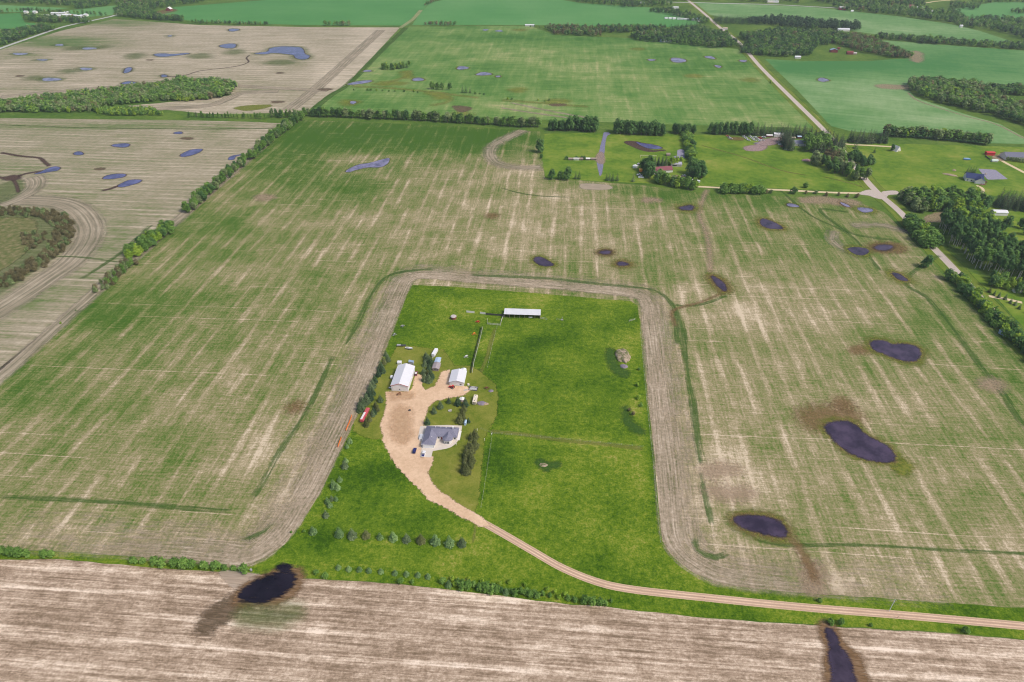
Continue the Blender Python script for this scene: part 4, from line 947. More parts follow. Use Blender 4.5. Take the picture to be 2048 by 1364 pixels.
inst('spruce_far', 'spruce_tree', P(1899, 399), 17, 'single dark spruce beside the white house in the grove', 'tree')
plant('bush', 'leafy_shrub', along([(1818, 448), (1840, 470), (1862, 494)], 4.2, 3, 5, 1.5, 0.0), 10, 'leafy shrub hiding the road below the junction', 'bush', 'shrubs hiding the road below the junction', wide=0.9)
inst('round_tree', 'leafy_tree', P(1852, 534), 12, 'round dark tree standing alone left of the road', 'tree', v=1, wide=1.2)
plant('bush', 'leafy_shrub', along([(1905, 558), (1940, 592), (1975, 630), (2000, 655), (2050, 700), (2090, 740)], 4.2, 2, 5, 1.3, 0.04), 8.5, 'dark shrub in the hedge between the sprouting field and the east road', 'bush', 'shrubs in the hedge along the east road', wide=0.9)
plant('spruce_tree', 'spruce_tree', along([(1975, 585), (2010, 600), (2050, 625)], 4.5, 1, 3, 0.8), 6, 'young spruce in the row behind the east hedge', 'tree', 'young spruces behind the east hedge')
plant('round_tree', 'leafy_tree', [P(2010, 460), P(2000, 466), P(2040, 456), P(2052, 470)], 13, 'round tree on the bright lawn at the right edge', 'tree', 'round trees on the bright lawn at the right edge', v=1)
# --- isolated clumps and shrubs in the far fields
plant('round_tree', 'leafy_tree', fill([(755, 136), (800, 134), (825, 132), (800, 140), (765, 141)], 8), 9, 'leafy tree in the small clump in the far green field', 'tree', 'trees in the small clump in the far green field', parts=False)
plant('round_tree', 'leafy_tree', [P(865, 178), P(875, 179), P(885, 179), P(900, 179)], 11, 'leafy tree in the middle clump of the far shrub line', 'tree', 'trees in the middle clump of the far shrub line', parts=False)
plant('spruce_far', 'spruce_tree', [P(925, 186), P(932, 186), P(940, 186)], 13, 'small spruce in the right clump of the far shrub line', 'tree', 'spruces in the far shrub line', parts=False)
for x in (708, 735, 742, 753, 765, 778, 790, 808, 828, 836, 950, 960, 968, 1015, 1024, 1076, 1090, 1098):
    inst('bush', 'shrub', P(x, 180 + (x - 700) * 0.035 + random.uniform(-1, 1) + (8 if x > 1000 else 0)), random.uniform(2.5, 4.5), 'small dark shrub in the thin line across the far green field', 'bush', 'shrubs across the far green field', parts=False)
inst('bush', 'shrub', P(1541, 166), 5, 'lone bush beside the far stretch of the road', 'bush')
# --- woods too large to count
def woodland(name, patches, label):
    V, FCS, MI = [], [], []
    mats = [L_POP, L_GREY, L_DARK, L_LIME, L_TWIG, L_PINE]
    for pts, kind, h, mix in patches:
        for p in pts:
            n = 44; hh = h * random.uniform(0.75, 1.2); r = hh * random.uniform(0.24, 0.34) if kind == 'b' else hh * 0.19
            if kind == 'b':
                d = rng.normal(size=(n, 3)); d /= np.linalg.norm(d, axis=1, keepdims=True)
                cen = d * np.array([r, r, hh * 0.42]) * (0.5 + 0.5 * rng.uniform(size=(n, 1))) + np.array([p.x, p.y, hh * 0.56])
                nr = d * .6 + rng.normal(size=(n, 3)) * .4 + np.array([0, 0, .8]); sz = r * 0.42 * rng.uniform(.7, 1.3, n)
            else:
                t = 1 - np.sqrt(rng.uniform(size=n)); a = rng.uniform(0, 6.28, n); q = r * (1 - t) + .1
                cen = np.stack([np.cos(a) * q + p.x, np.sin(a) * q + p.y, t * hh + .4], 1)
                nr = np.stack([np.cos(a), np.sin(a), np.full(n, 1.1)], 1) + rng.normal(size=(n, 3)) * .4; sz = (0.25 + (1 - t) * .7) * rng.uniform(.7, 1.3, n)
            nr /= np.linalg.norm(nr, axis=1, keepdims=True)
            a = rng.normal(size=(n, 3)); a -= (a * nr).sum(1, keepdims=True) * nr; a /= np.linalg.norm(a, axis=1, keepdims=True) + 1e-9
            b = np.cross(nr, a); s = sz[:, None]
            V.append(np.stack([cen - a * s, cen - b * s * .8 + nr * s * .25, cen + a * s, cen + b * s * .8 + nr * s * .25], 1).reshape(-1, 3))
            MI.append(np.full(n, random.choices(range(6), mix)[0]))
    v = np.concatenate(V); n = len(v) // 4
    idx = np.arange(n * 4, dtype=np.int32)
    me = bpy.data.meshes.new(name)
    me.vertices.add(n * 4); me.vertices.foreach_set('co', v.astype(np.float32).ravel())
    me.loops.add(n * 4); me.loops.foreach_set('vertex_index', idx)
    me.polygons.add(n); me.polygons.foreach_set('loop_start', idx[::4].copy())
    for m in mats: me.materials.append(m)
    me.polygons.foreach_set('material_index', np.concatenate(MI).astype(np.int32))
    me.update(calc_edges=True)
    o = bpy.data.objects.new(name, me); COL.objects.link(o)
    o['kind'] = 'stuff'; o['label'] = label; o['category'] = 'woodland'
    return o
PO = [6, 2, 3, .4, .2, .3]; GR = [5, 4, 2, 0.2, .6, 0]; DK = [3, 1, 5, 0, .3, 2.5]; LI = [2, 0, 0, 6, 0, 0]; SP = [0, 0, 1, 0, 0, 8]; TW = [2, 2, 2, 0, 4, .3]
woodland('woodland', [
    (fill([(-200, 222), (0, 208), (90, 197), (200, 185), (270, 176), (350, 168), (390, 165), (470, 178), (455, 190), (420, 200), (330, 203), (240, 210), (200, 215), (200, 226), (0, 226), (-200, 230)], 6.0), 'b', 10, GR),
    (fill([(330, 185), (360, 165), (475, 172), (465, 188), (440, 198)], 6), 'b', 13, PO),
    (fill([(335, 196), (420, 186), (425, 199), (360, 205)], 5.5), 'b', 8, LI),
    (fill([(0, 212), (60, 206), (75, 222), (0, 224)], 5.5), 'b', 8, LI),
    (fill([(190, 222), (300, 219), (330, 232), (200, 232)], 5), 'b', 8, [4, 0, 1, 3, 0, 0])], 'long mixed wood of grey green poplars between the two tan fields')
woodland('woodland', [
    (fill([(1818, 168), (1860, 166), (1950, 172), (1990, 195), (2048, 222), (2150, 250), (2150, 290), (2048, 252), (1990, 232), (1930, 220), (1850, 198), (1815, 180)], 7), 'b', 13, GR),
    (fill([(1962, 178), (2150, 182), (2150, 194), (1962, 190)], 6), 'b', 12, DK)], 'curved wood of grey green poplars at the right edge')
woodland('tree_belt', [(along([(1772, 271), (1850, 276), (1920, 282), (1975, 290)], 4.0, 3, 4, 1.2, 0.08), 'b', 14, GR)], 'grey green belt of poplars above the yellowish meadow')
woodland('woodland', [
    (fill([(1480, 108), (1500, 86), (1560, 84), (1640, 88), (1620, 112), (1560, 115)], 8), 'b', 12, DK),
    (fill([(1478, 74), (1560, 64), (1600, 66), (1680, 72), (1700, 84), (1640, 92), (1560, 88), (1500, 88)], 8), 'b', 13, DK),
    (fill([(1600, 66), (1700, 72), (1750, 82), (1770, 92), (1800, 104), (1828, 116), (1790, 118), (1720, 104), (1680, 92)], 7), 'b', 11, TW),
    (fill([(1480, 44), (1560, 38), (1640, 46), (1720, 52), (1720, 62), (1640, 60), (1560, 54)], 9), 'b', 13, SP),
    (fill([(1425, 38), (1510, 40), (1520, 50), (1430, 50)], 8), 's', 16, SP), (fill([(1475, 92), (1520, 86), (1530, 108), (1482, 106)], 7), 's', 15, SP),
    (fill([(1500, 90), (1530, 88), (1560, 110), (1520, 112)], 8), 'b', 11, PO),
    (fill([(1260, 72), (1330, 62), (1400, 62), (1455, 70), (1475, 95), (1420, 96), (1330, 86), (1270, 82)], 8), 'b', 12, DK),
    (fill([(1330, 58), (1400, 52), (1420, 60), (1400, 66)], 8), 's', 15, SP),
    (fill([(1088, 56), (1145, 55), (1200, 60), (1202, 74), (1110, 70)], 8), 'b', 11, TW),
    (fill([(1190, 56), (1250, 56), (1330, 56), (1330, 62), (1240, 66), (1200, 66)], 8), 'b', 11, DK),
    (fill([(1292, 24), (1340, 20), (1380, 30), (1420, 46), (1400, 48), (1330, 28)], 9), 'b', 11, DK),
    (along([(1060, 56), (1090, 57)], 12, 1), 'b', 7, DK)], 'dark mixed woods around the far farmsteads on both sides of the road')
woodland('woodland', [
    (fill([(1740, 78), (1800, 82), (1900, 90), (2000, 98), (2150, 106), (2150, 100), (2000, 90), (1880, 82), (1760, 72)], 8), 'b', 11, DK),
    (fill([(1840, 82), (1880, 84), (1880, 90), (1840, 88)], 9), 'b', 14, DK),
    (fill([(1660, 12), (1740, 14), (1840, 22), (1920, 28), (1925, 40), (1980, 40), (2200, 50), (2200, 88), (2060, 84), (2000, 64), (1920, 52), (1870, 42), (1780, 30), (1690, 22)], 12), 'b', 14, DK),
    (fill([(1900, 8), (1960, 14), (1955, 20), (1900, 18)], 11), 'b', 12, DK),
    (fill([(1620, -6), (1850, -8), (1850, 14), (1700, 12), (1630, 6)], 14), 'b', 14, DK),
    (fill([(1140, -6), (1330, -8), (1345, 12), (1260, 16), (1150, 6)], 12), 'b', 13, DK),
    (fill([(1330, -4), (1440, -6), (1440, 2), (1350, 2)], 12), 'b', 13, DK), (fill([(1460, -6), (1590, -6), (1610, 6), (1480, 4)], 13), 'b', 13, DK),
    (fill([(1930, 4), (2200, 0), (2200, 4), (1960, 7)], 12), 'b', 10, DK), (fill([(2018, 22), (2080, 22), (2080, 28), (2025, 28)], 10), 'b', 10, DK),
    (fill([(1900, -10), (2200, -12), (2200, -6), (1900, -4)], 14), 'b', 12, DK)], 'dark wooded strips between the pale far fields at the upper right')
woodland('woodland', [
    (fill([(-200, -6), (100, -8), (230, -4), (220, 12), (160, 20), (140, 12), (0, 6), (-200, 8)], 12), 'b', 13, DK),
    (fill([(220, -8), (420, -10), (410, 4), (350, 12), (310, 20), (240, 16)], 12), 'b', 13, DK),
    (fill([(228, 20), (290, 14), (310, 28), (330, 36), (370, 40), (370, 44), (300, 40), (235, 34)], 8), 'b', 12, DK),
    (along([(390, 46), (460, 48)], 8, 2, 7, 2), 'b', 9, DK), (along([(470, 49), (535, 50)], 8, 2, 7, 2), 'b', 9, DK),
    (along([(650, 51), (700, 51)], 7, 2, 7, 2), 'b', 11, PO), (along([(850, 50), (910, 51)], 7, 2, 7, 2), 'b', 10, TW),
    (fill([(48, 36), (120, 38), (185, 42), (180, 48), (100, 46), (52, 44)], 9), 'b', 12, DK),
    (along([(0, 26), (50, 24), (110, 26), (150, 28), (212, 32)], 9, 1, 5, 2), 'b', 11, DK),
    (fill([(-300, 110), (-300, 80), (0, 68), (50, 62), (90, 54), (118, 58), (60, 72), (0, 94)], 7), 'b', 12, DK),
    (along([(850, 12), (870, 4), (885, -2)], 8, 1), 'b', 10, TW),
    (fill([(-200, -16), (2300, -24), (2300, -40), (-200, -30)], 24), 'b', 15, DK)], 'dark woods along the top edge and around the far left farmstead')

# --- trees and shrubs of the farmyard
def ordinal(i): return ['first', 'second', 'third', 'fourth', 'fifth', 'sixth', 'seventh', 'eighth', 'ninth', 'tenth', 'eleventh', 'twelfth', 'thirteenth', 'fourteenth', 'fifteenth', 'sixteenth'][i]
row = [(627, 1066, 4.2), (679, 1071, 5.0), (705, 1074, 5.2), (733, 1074, 4.6), (760, 1077, 3.6), (787, 1079, 4.8), (814, 1082, 4.6), (842, 1084, 5.0), (871, 1086, 5.4), (899, 1090, 5.4), (924, 1090, 4.8)]
for i, (x, y, h) in enumerate(row):
    inst('young_spruce', 'young_spruce', P(x, y), h * 1.5, '%s young spruce from the left in the row of eleven above the stubble' % ordinal(i), 'tree', 'young spruces in the row of eleven', v=(0, 1, 3, 2)[i % 4] if i != 8 else 0)
col_ = [(700, 885, 3.2), (692, 925, 3.0), (690, 935, 4.0), (668, 975, 4.4), (676, 978, 3.2), (680, 962, 3.0), (655, 1005, 3.0), (664, 1000, 2.6), (660, 1013, 3.0), (652, 1033, 3.4), (694, 895, 2.6), (672, 1000, 2.4)]
for i, (x, y, h) in enumerate(sorted(col_, key=lambda q: q[1])):
    inst('young_spruce', 'young_spruce', P(x, y), h * 1.65, '%s small spruce from the top in the loose line left of the driveway' % ordinal(i), 'tree', 'small spruces in the loose line left of the driveway', v=(0, 1, 0, 3)[i % 4])
for i, (x, y) in enumerate([(677, 1137), (698, 1140), (719, 1141), (738, 1143), (762, 1145), (790, 1148), (813, 1150), (836, 1152), (856, 1155)]):
    inst('young_spruce', 'young_spruce', P(x, y), 3.8, '%s sapling from the left in the low row along the stubble edge' % ordinal(i), 'tree', 'saplings along the stubble edge', v=0, wide=1.2)
for q, h, lb in (((632, 1148), 3.2, 'left of the two round bushes beside the black puddle'), ((652, 1156), 3.8, 'right of the two round bushes beside the black puddle'), ((801, 1166), 3.8, 'round bush under the middle of the sapling row'), ((825, 1166), 2.6, 'small bright bush just right of the round bush under the saplings')):
    inst('lime_bush', 'shrub', P(*q), h, lb, 'bush', v=2)
for i, x in enumerate((897, 925, 935, 960, 972, 985, 992, 1012, 1030, 1060, 1075)):
    inst('young_spruce' if i in (0, 7) else 'lime_bush', 'spruce_shrub' if i in (0, 7) else 'shrub', P(x, 1172 + (x - 897) * 0.13), (5.4, 5.6, 5.4, 4.6, 6.0, 5.6, 5.2, 5.0, 4.0, 4.2, 3.8)[i], '%s plant from the left in the thick shrub row below the driveway' % ordinal(i), 'bush', 'plants in the thick shrub row below the driveway', v=2 if i not in (0, 7) else 0)
for i, (x, y) in enumerate(((905, 1160), (938, 1160), (965, 1166), (1000, 1170), (1050, 1172), (1095, 1180), (1110, 1186), (1130, 1192), (1020, 1166), (1145, 1196))):
    inst('bush', 'shrub', P(x, y), random.uniform(1.8, 2.8), '%s low shrub from the left behind the thick shrub row' % ordinal(sorted((905, 938, 965, 1000, 1050, 1095, 1110, 1130, 1020, 1145)).index(x)), 'bush', 'low shrubs behind the thick shrub row', v=1)
for q, h, lb in (((1170, 1205), 4.8, 'left of the big bushes between driveway and stubble'), ((1184, 1209), 5.0, 'middle of the big bushes between driveway and stubble'), ((1200, 1209), 4.4, 'right of the big bushes between driveway and stubble'), ((1222, 1204), 2.2, 'little bush right of the big bushes by the driveway'),
                 ((1660, 1247), 3.6, 'bush left of the pair at the head of the dark gully'), ((1680, 1248), 3.8, 'bush right of the pair at the head of the dark gully'), ((1740, 1252), 2.0, 'little bush below the lane near the utility pole'), ((1928, 1264), 4.0, 'round bush below the lane at the lower right'), ((1638, 1203), 2.6, 'bluish shrub in the ditch above the lane'), ((583, 1066), 1.5, 'tiny yellow green shrub at the pasture corner'), ((608, 1064), 2.0, 'small yellow shrub left of the row of eleven spruces')):
    inst('lime_bush', 'shrub', P(*q), h, lb, 'bush', v=2)
for i, (x, y, h) in enumerate([(6, 1108, 3.8), (22, 1110, 4.0), (40, 1112, 4.2), (55, 1112, 3.4), (92, 1114, 3.6), (105, 1113, 3.0), (268, 1126, 3.2), (288, 1126, 2.6), (312, 1130, 4.0), (326, 1131, 3.8), (350, 1132, 4.0), (372, 1134, 4.4), (386, 1134, 3.6), (410, 1136, 3.6), (432, 1138, 4.0), (450, 1140, 2.6), (468, 1140, 2.4), (490, 1143, 3.8)]):
    inst('lime_bush', 'shrub', P(x, y), h * 1.45, 'green bush in the grassy strip between the two fields at lower left', 'bush', 'bushes in the grassy strip at lower left', v=2)
for x, y in ((885, 1166), (910, 1172), (948, 1172), (955, 1180), (980, 1182), (1002, 1182), (1022, 1184), (1042, 1184), (1052, 1188), (1070, 1190), (1085, 1188), (1100, 1192), (1118, 1196), (1136, 1200), (1150, 1203), (1210, 1209), (915, 1166), (975, 1176)):
    inst('bush', 'shrub', P(x, y + random.uniform(-2, 2)), random.uniform(2.6, 3.8), 'low green bush filling the gaps of the thick shrub row below the driveway', 'bush', 'filler bushes of the thick shrub row')
# spruces in the yard
HS = [(772, 712), (776, 722), (768, 728), (762, 738), (765, 745), (757, 752), (750, 765), (746, 775), (742, 780), (738, 792), (733, 800), (742, 800), (746, 790), (725, 812), (722, 822), (734, 806)]
plant('spruce_tree', 'spruce_tree', [P(*q) for q in HS], 8.0, 'grey green spruce in the windbreak left of the big white barn', 'tree', 'spruces in the windbreak left of the big barn', wide=1.35)
for i, (x, y, h) in enumerate([(748, 828, 7), (752, 815, 6.5), (733, 852, 7), (739, 842, 7), (761, 803, 7), (746, 832, 6), (755, 822, 6)]):
    inst('spruce_tree', 'spruce_tree', P(x, y), h, '%s from the bottom of the spruces beside the red trailer' % ordinal(sorted([828, 815, 852, 842, 803, 832, 822], reverse=True).index(y)), 'tree', 'spruces beside the red trailer', wide=1.35)
BARNSP = [(852, 716), (856, 724), (862, 730), (850, 732), (858, 740), (848, 748), (856, 752), (862, 756), (850, 762), (858, 764)]
plant('spruce_tree', 'spruce_tree', [P(*q) for q in BARNSP], 7.5, 'grey green spruce in the clump between the two white shops', 'tree', 'spruces between the two white shops', wide=1.5)
for (x, y, h, lb) in [(868, 826, 7, 'left spruce on the lawn behind the house'), (881, 816, 7.5, 'middle spruce of the three on the lawn behind the house'), (898, 806, 6, 'small spruce under the gravel curve behind the house'), (916, 810, 8.5, 'dark spruce left of the round white topped object on the lawn'), (931, 812, 8.5, 'bluish spruce left of the cream camper'), (855, 848, 7, 'bluish spruce at the back left corner of the house'), (937, 845, 5, 'dark spruce beside the small blue shed')]:
    inst('spruce_tree', 'spruce_tree', P(x, y), h, lb, 'tree', v=3 if 'dark' in lb or 'blu' in lb else 0, wide=1.3)
plant('spruce_tree', 'spruce_tree', [P(922, 840), P(925, 830), P(928, 822), P(920, 845), P(927, 838)], 7.5, 'brownish spruce in the short row behind the right end of the house', 'tree', 'brownish spruces behind the house', v=2, wide=1.3)
plant('spruce_tree', 'spruce_tree', along([(945, 878), (943, 895), (937, 915), (935, 935), (932, 946)], 4.2, 2, 3.0, 0.6), 8.5, 'olive spruce in the thick row right of the house', 'tree', 'olive spruces in the thick row right of the house', v=2, wide=1.35)
for q, h, lb in (((1278, 740), 2.2, 'small shrub right of the dirt mound'), ((1275, 772), 2.8, 'yellowish shrub right of the pasture'), ((1277, 798), 3.2, 'round shrub below the yellowish one at the pasture edge'), ((1266, 830), 2.6, 'grey shrub at the dry patch on the pasture edge'), ((1258, 822), 2.2, 'low shrub just left of the grey one at the pasture edge'), ((1282, 812), 2.6, 'dark shrub at the pasture edge near the bare field')):
    inst('lime_bush' if 'yellow' in lb else 'bare_bush' if 'grey' in lb else 'bush', 'shrub', P(*q), h, lb, 'bush', v=0)
# ================================================================== BUILT THINGS
WHITE = plain('white_painted_metal', (0.76, 0.76, 0.78), 0.5, 0.05, 0.5)
WALLW = plain('white_siding', (0.74, 0.72, 0.70), 0.7, 0.06, 0.6)
REDTRIM = plain('red_trim', (0.42, 0.06, 0.06), 0.5, 0.1)
RED = plain('red_paint', (0.58, 0.05, 0.05), 0.45, 0.12, 1.0)
PINK = plain('faded_red_paint', (0.55, 0.10, 0.12), 0.55, 0.15, 0.8)
ORANGE = plain('orange_paint', (0.75, 0.25, 0.03), 0.5, 0.12, 1.0)
SNOWF = plain('orange_plastic_mesh', (0.80, 0.20, 0.03), 0.6, 0.15, 1.0)
MAROON = plain('maroon_shingles', (0.24, 0.085, 0.10), 0.9, 0.2, 2.0)
BLUE = plain('dark_blue_paint', (0.025, 0.03, 0.14), 0.3, 0.15)
NAVY = plain('navy_shingles', (0.03, 0.045, 0.13), 0.85, 0.2, 2)
TARP = plain('pale_blue_sheet', (0.42, 0.56, 0.72), 0.5, 0.1)
STEELB = plain('blue_grey_steel', (0.36, 0.46, 0.60), 0.4, 0.1, 0.7, 0.3)
GREY = plain('grey_metal', (0.36, 0.36, 0.37), 0.5, 0.12, 1.0)
DARK = plain('dark_rubber', (0.025, 0.025, 0.027), 0.85, 0.2)
DSTEEL = plain('dark_steel', (0.06, 0.06, 0.065), 0.5, 0.2)
GLASS = plain('dark_window_glass', (0.02, 0.022, 0.03), 0.08, 0.1)
CREAM = plain('cream_panels', (0.74, 0.66, 0.52), 0.5, 0.07, 0.8)
WOODG = plain('weathered_boards', (0.30, 0.24, 0.20), 0.95, 0.25, 1.5)
WOODW = plain('pale_weathered_rails', (0.52, 0.50, 0.47), 0.9, 0.15, 1.5)
TANB = plain('tan_dry_bale', (0.46, 0.38, 0.29), 0.95, 0.2, 3)
DIRT = plain('heaped_dirt', (0.36, 0.27, 0.20), 0.98, 0.35, 0.5)
DIRTP = plain('heaped_grey_gravel', (0.22, 0.19, 0.23), 0.98, 0.35, 0.6)
BROWN = plain('rusty_brown_metal', (0.20, 0.09, 0.05), 0.8, 0.3, 1.0)
YELLOW = plain('yellow_marker', (0.70, 0.55, 0.05), 0.5, 0.1)
LAMP = plain('headlight_glass', (0.75, 0.75, 0.78), 0.15, 0.05)
SAGE = plain('sage_siding', (0.45, 0.44, 0.42), 0.8, 0.1)
def ribbed(name, c, pitch=0.9, rough=0.45, axis=1, depth=0.6, var=0.05):
    """metal roofing sheets: raised ribs down the slope, weather streaks"""
    k = N(name, rough, 0.35)
    o = k.sep(k.n('ShaderNodeTexCoord').outputs['Object'])
    ph = k.math('SINE', k.math('MULTIPLY', o[axis], 2 * math.pi / pitch))
    nz = k.noise(k.xyz(k.math('MULTIPLY', o[0], 0.9 if axis == 0 else 0.12), k.math('MULTIPLY', o[1], 0.9 if axis == 1 else 0.12), 0), 1, 4)
    k.color(k.mix(nz, tuple(x * (1 - var * 1.6) for x in c), tuple(min(1, x * (1 + var)) for x in c)))
    k.bump(ph, depth, 0.05)
    return k.m
ROOFW = ribbed('white_roof_sheets', (0.70, 0.70, 0.74))
ROOFWX = ribbed('white_shelter_roof_sheets', (0.72, 0.72, 0.75), axis=0)
k = N('slate_blue_shingles', 0.9)
tc = k.n('ShaderNodeTexCoord').outputs['Object']
o_ = k.sep(tc)
k.color(k.ramp(k.add(0.5, k.amp(k.noise(k.xyz(k.math('MULTIPLY', o_[0], 1.2), k.math('MULTIPLY', o_[1], 3.5), 0), 1, 3, 0.6), 1.2), k.amp(k.noise(tc, 0.35, 3), 0.6)), [(0, (0.13, 0.13, 0.18)), (0.5, (0.20, 0.20, 0.265)), (1, (0.29, 0.285, 0.35))]))
SHINGLE = k.m

class MB:
    def __init__(s): s.bm = bmesh.new()
    def poly(s, pts):
        return s.bm.faces.new([s.bm.verts.new(p) for p in pts])
    def box(s, x0, x1, y0, y1, z0, z1, bev=0.0):
        r = bmesh.ops.create_cube(s.bm, size=1.0)
        for v in r['verts']:
            v.co = Vector(((x0 + x1) / 2 + v.co.x * (x1 - x0), (y0 + y1) / 2 + v.co.y * (y1 - y0), (z0 + z1) / 2 + v.co.z * (z1 - z0)))
        if bev:
            es = list({e for v in r['verts'] for e in v.link_edges})
            bmesh.ops.bevel(s.bm, geom=es, offset=bev, segments=2, affect='EDGES')
        return s
    def prism(s, prof, y0, y1, axis='y'):
        """closed profile (a, z) extruded along y (or x)"""
        f = (lambda a, z, t: (a, t, z)) if axis == 'y' else (lambda a, z, t: (t, a, z))
        A = [s.bm.verts.new(f(a, z, y0)) for a, z in prof]; B = [s.bm.verts.new(f(a, z, y1)) for a, z in prof]
        n = len(prof)
        s.bm.faces.new(A); s.bm.faces.new(B[::-1])
        for i in range(n): s.bm.faces.new((A[i], B[i], B[(i + 1) % n], A[(i + 1) % n]))
        return s
    def cyl(s, c, r, h, n=20, r2=None, axis='z'):
        r2 = r if r2 is None else r2
        a, b = [], []
        for i in range(n):
            t = 2 * math.pi * i / n; x, y = math.cos(t), math.sin(t)
            if axis == 'z': p, q = (c[0] + x * r, c[1] + y * r, c[2]), (c[0] + x * r2, c[1] + y * r2, c[2] + h)
            elif axis == 'x': p, q = (c[0], c[1] + x * r, c[2] + y * r), (c[0] + h, c[1] + x * r2, c[2] + y * r2)
            else: p, q = (c[0] + x * r, c[1], c[2] + y * r), (c[0] + x * r2, c[1] + h, c[2] + y * r2)
            a.append(s.bm.verts.new(p)); b.append(s.bm.verts.new(q))
        s.bm.faces.new(a[::-1]); s.bm.faces.new(b)
        for i in range(n): s.bm.faces.new((a[i], a[(i + 1) % n], b[(i + 1) % n], b[i]))
        return s
    def tube(s, pts, r, n=6):
        tube(s.bm, pts, [r] * len(pts), n); return s
    def build(s, name, m, parent=None, smooth=False):
        bmesh.ops.recalc_face_normals(s.bm, faces=s.bm.faces)
        me = bpy.data.meshes.new(name); s.bm.to_mesh(me); s.bm.free()
        me.materials.append(m)
        if smooth:
            for p in me.polygons: p.use_smooth = True
        o = bpy.data.objects.new(name, me); COL.objects.link(o)
        if parent: o.parent = parent
        return o

def thing(name, label, cat, p, rz=FRZ, group=None, z=0.0):
    o = bpy.data.objects.new(name, None); COL.objects.link(o)
    o.location = (p.x, p.y, z); o.rotation_euler = (0, 0, rz); o.empty_display_size = 1
    o['label'] = label; o['category'] = cat
    if group: o['group'] = group
    return o
def tag(o, label, cat, group=None):
    o['label'] = label; o['category'] = cat
    if group: o['group'] = group
    return o
def heading(a, b):
    d = P(*b) - P(*a); return math.atan2(d.y, d.x)

def gable(name, label, cat, q, w, l, h, rise, rz=FRZ, wall=WALLW, roof=ROOFW, over=0.4, group=None, axis='y', z=0.0, trim=None, doors=(), wins=(), base=None):
    """q: pixel of the front left base corner; x right, y back; ridge runs along axis"""
    t = thing(name, label, cat, P(*q) if not isinstance(q, Vector) else q, rz, group, z)
    if axis == 'y':
        MB().prism([(0, 0), (w, 0), (w, h), (w / 2, h + rise), (0, h)], 0, l).build('wall', wall, t)
        s = rise / (w / 2); o = over
        prof = [(-o, h - s * o + .04), (w / 2, h + rise + .04), (w + o, h - s * o + .04), (w + o, h - s * o + .20), (w / 2, h + rise + .22), (-o, h - s * o + .20)]
        MB().prism(prof, -o, l + o).build('roof', roof, t)
        if trim:
            m = MB(); o2 = o + .05
            m.prism([(-o2, h - s * o - .12), (w / 2, h + rise - .10), (w + o2, h - s * o - .12), (w + o2, h - s * o + .26), (w / 2, h + rise + .28), (-o2, h - s * o + .26)], -o - .10, -o - 0.003)
            m.build('gable_trim', trim, t)
    else:
        MB().prism([(0, 0), (l, 0), (l, h), (l / 2, h + rise), (0, h)], 0, w, 'x').build('wall', wall, t)
        s = rise / (l / 2); o = over
        MB().prism([(-o, h - s * o + .04), (l / 2, h + rise + .04), (l + o, h - s * o + .04), (l + o, h - s * o + .20), (l / 2, h + rise + .22), (-o, h - s * o + .20)], -o, w + o, 'x').build('roof', roof, t)
    for (x, dw, dh) in doors:
        d = MB().box(x, x + dw, -0.06, -0.004, 0.0, dh)
        for i in range(1, 4): d.box(x + .05, x + dw - .05, -0.075, -0.06, dh * i / 4 - .03, dh * i / 4 + .03)
        d.build('door', WHITE if wall is not WHITE else WALLW, t)
    for (x, z0, ww, wh) in wins:
        f = MB().box(x - .12, x + ww + .12, -0.05, -0.004, z0 - .12, z0 + wh + .12).build('window', WHITE, t)
        MB().box(x, x + ww, -0.07, -0.052, z0, z0 + wh).build('pane', GLASS, f)
    return t

# ---------------------------------------------------------------- the farmhouse
hs = thing('farmhouse', 'white farmhouse with slate blue hip roof, front bay and attached garage', 'house', P(844.6, 896.3))
m = MB()
m.box(0.3, 7.7, 0.3, 9.0, 0, 2.98); m.build('garage_wall', WALLW, hs)
MB().box(0.4, 20.6, 8.9, 17.2, 0, 2.96).build('wall', WALLW, hs)
MB().prism([(12.4, 0), (12.4, 1)], 0, 1) if False else None
bay = [(12.6, 9.2), (12.6, 6.3), (13.9, 4.6), (16.7, 4.6), (18.0, 6.3), (18.0, 9.2)]
m = MB()
A = [m.bm.verts.new((x, y, 0)) for x, y in bay]; B = [m.bm.verts.new((x, y, 2.94)) for x, y in bay]
m.bm.faces.new(A[::-1]); m.bm.faces.new(B)
for i in range(6): m.bm.faces.new((A[i], A[(i + 1) % 6], B[(i + 1) % 6], B[i]))
m.build('bay_wall', WALLW, hs)
def hip(mb, ring, ridge, th=0.22):
    """eave ring and the ridge points each eave corner climbs to"""
    top = [mb.bm.verts.new(p) for p in ring]
    rd = {}
    def R(p):
        if p not in rd: rd[p] = mb.bm.verts.new(p)
        return rd[p]
    bot = [mb.bm.verts.new((p[0], p[1], p[2] - th)) for p in ring]
    n = len(ring)
    for i in range(n):
        j = (i + 1) % n
        a, b = R(ridge[i]), R(ridge[j])
        mb.bm.faces.new((top[i], top[j], b, a) if a is not b else (top[i], top[j], a))
        mb.bm.faces.new((bot[j], bot[i], top[i], top[j])) if False else mb.bm.faces.new((top[j], top[i], bot[i], bot[j]))
    mb.bm.faces.new(bot)
m = MB(); hip(m, [(-0.3, 8.3, 3.1), (21.2, 8.3, 3.1), (21.2, 17.8, 3.1), (-0.3, 17.8, 3.1)], [(4.2, 13.0, 5.7), (17.6, 13.0, 5.7), (17.6, 13.0, 5.7), (4.2, 13.0, 5.7)]); m.build('roof', SHINGLE, hs)
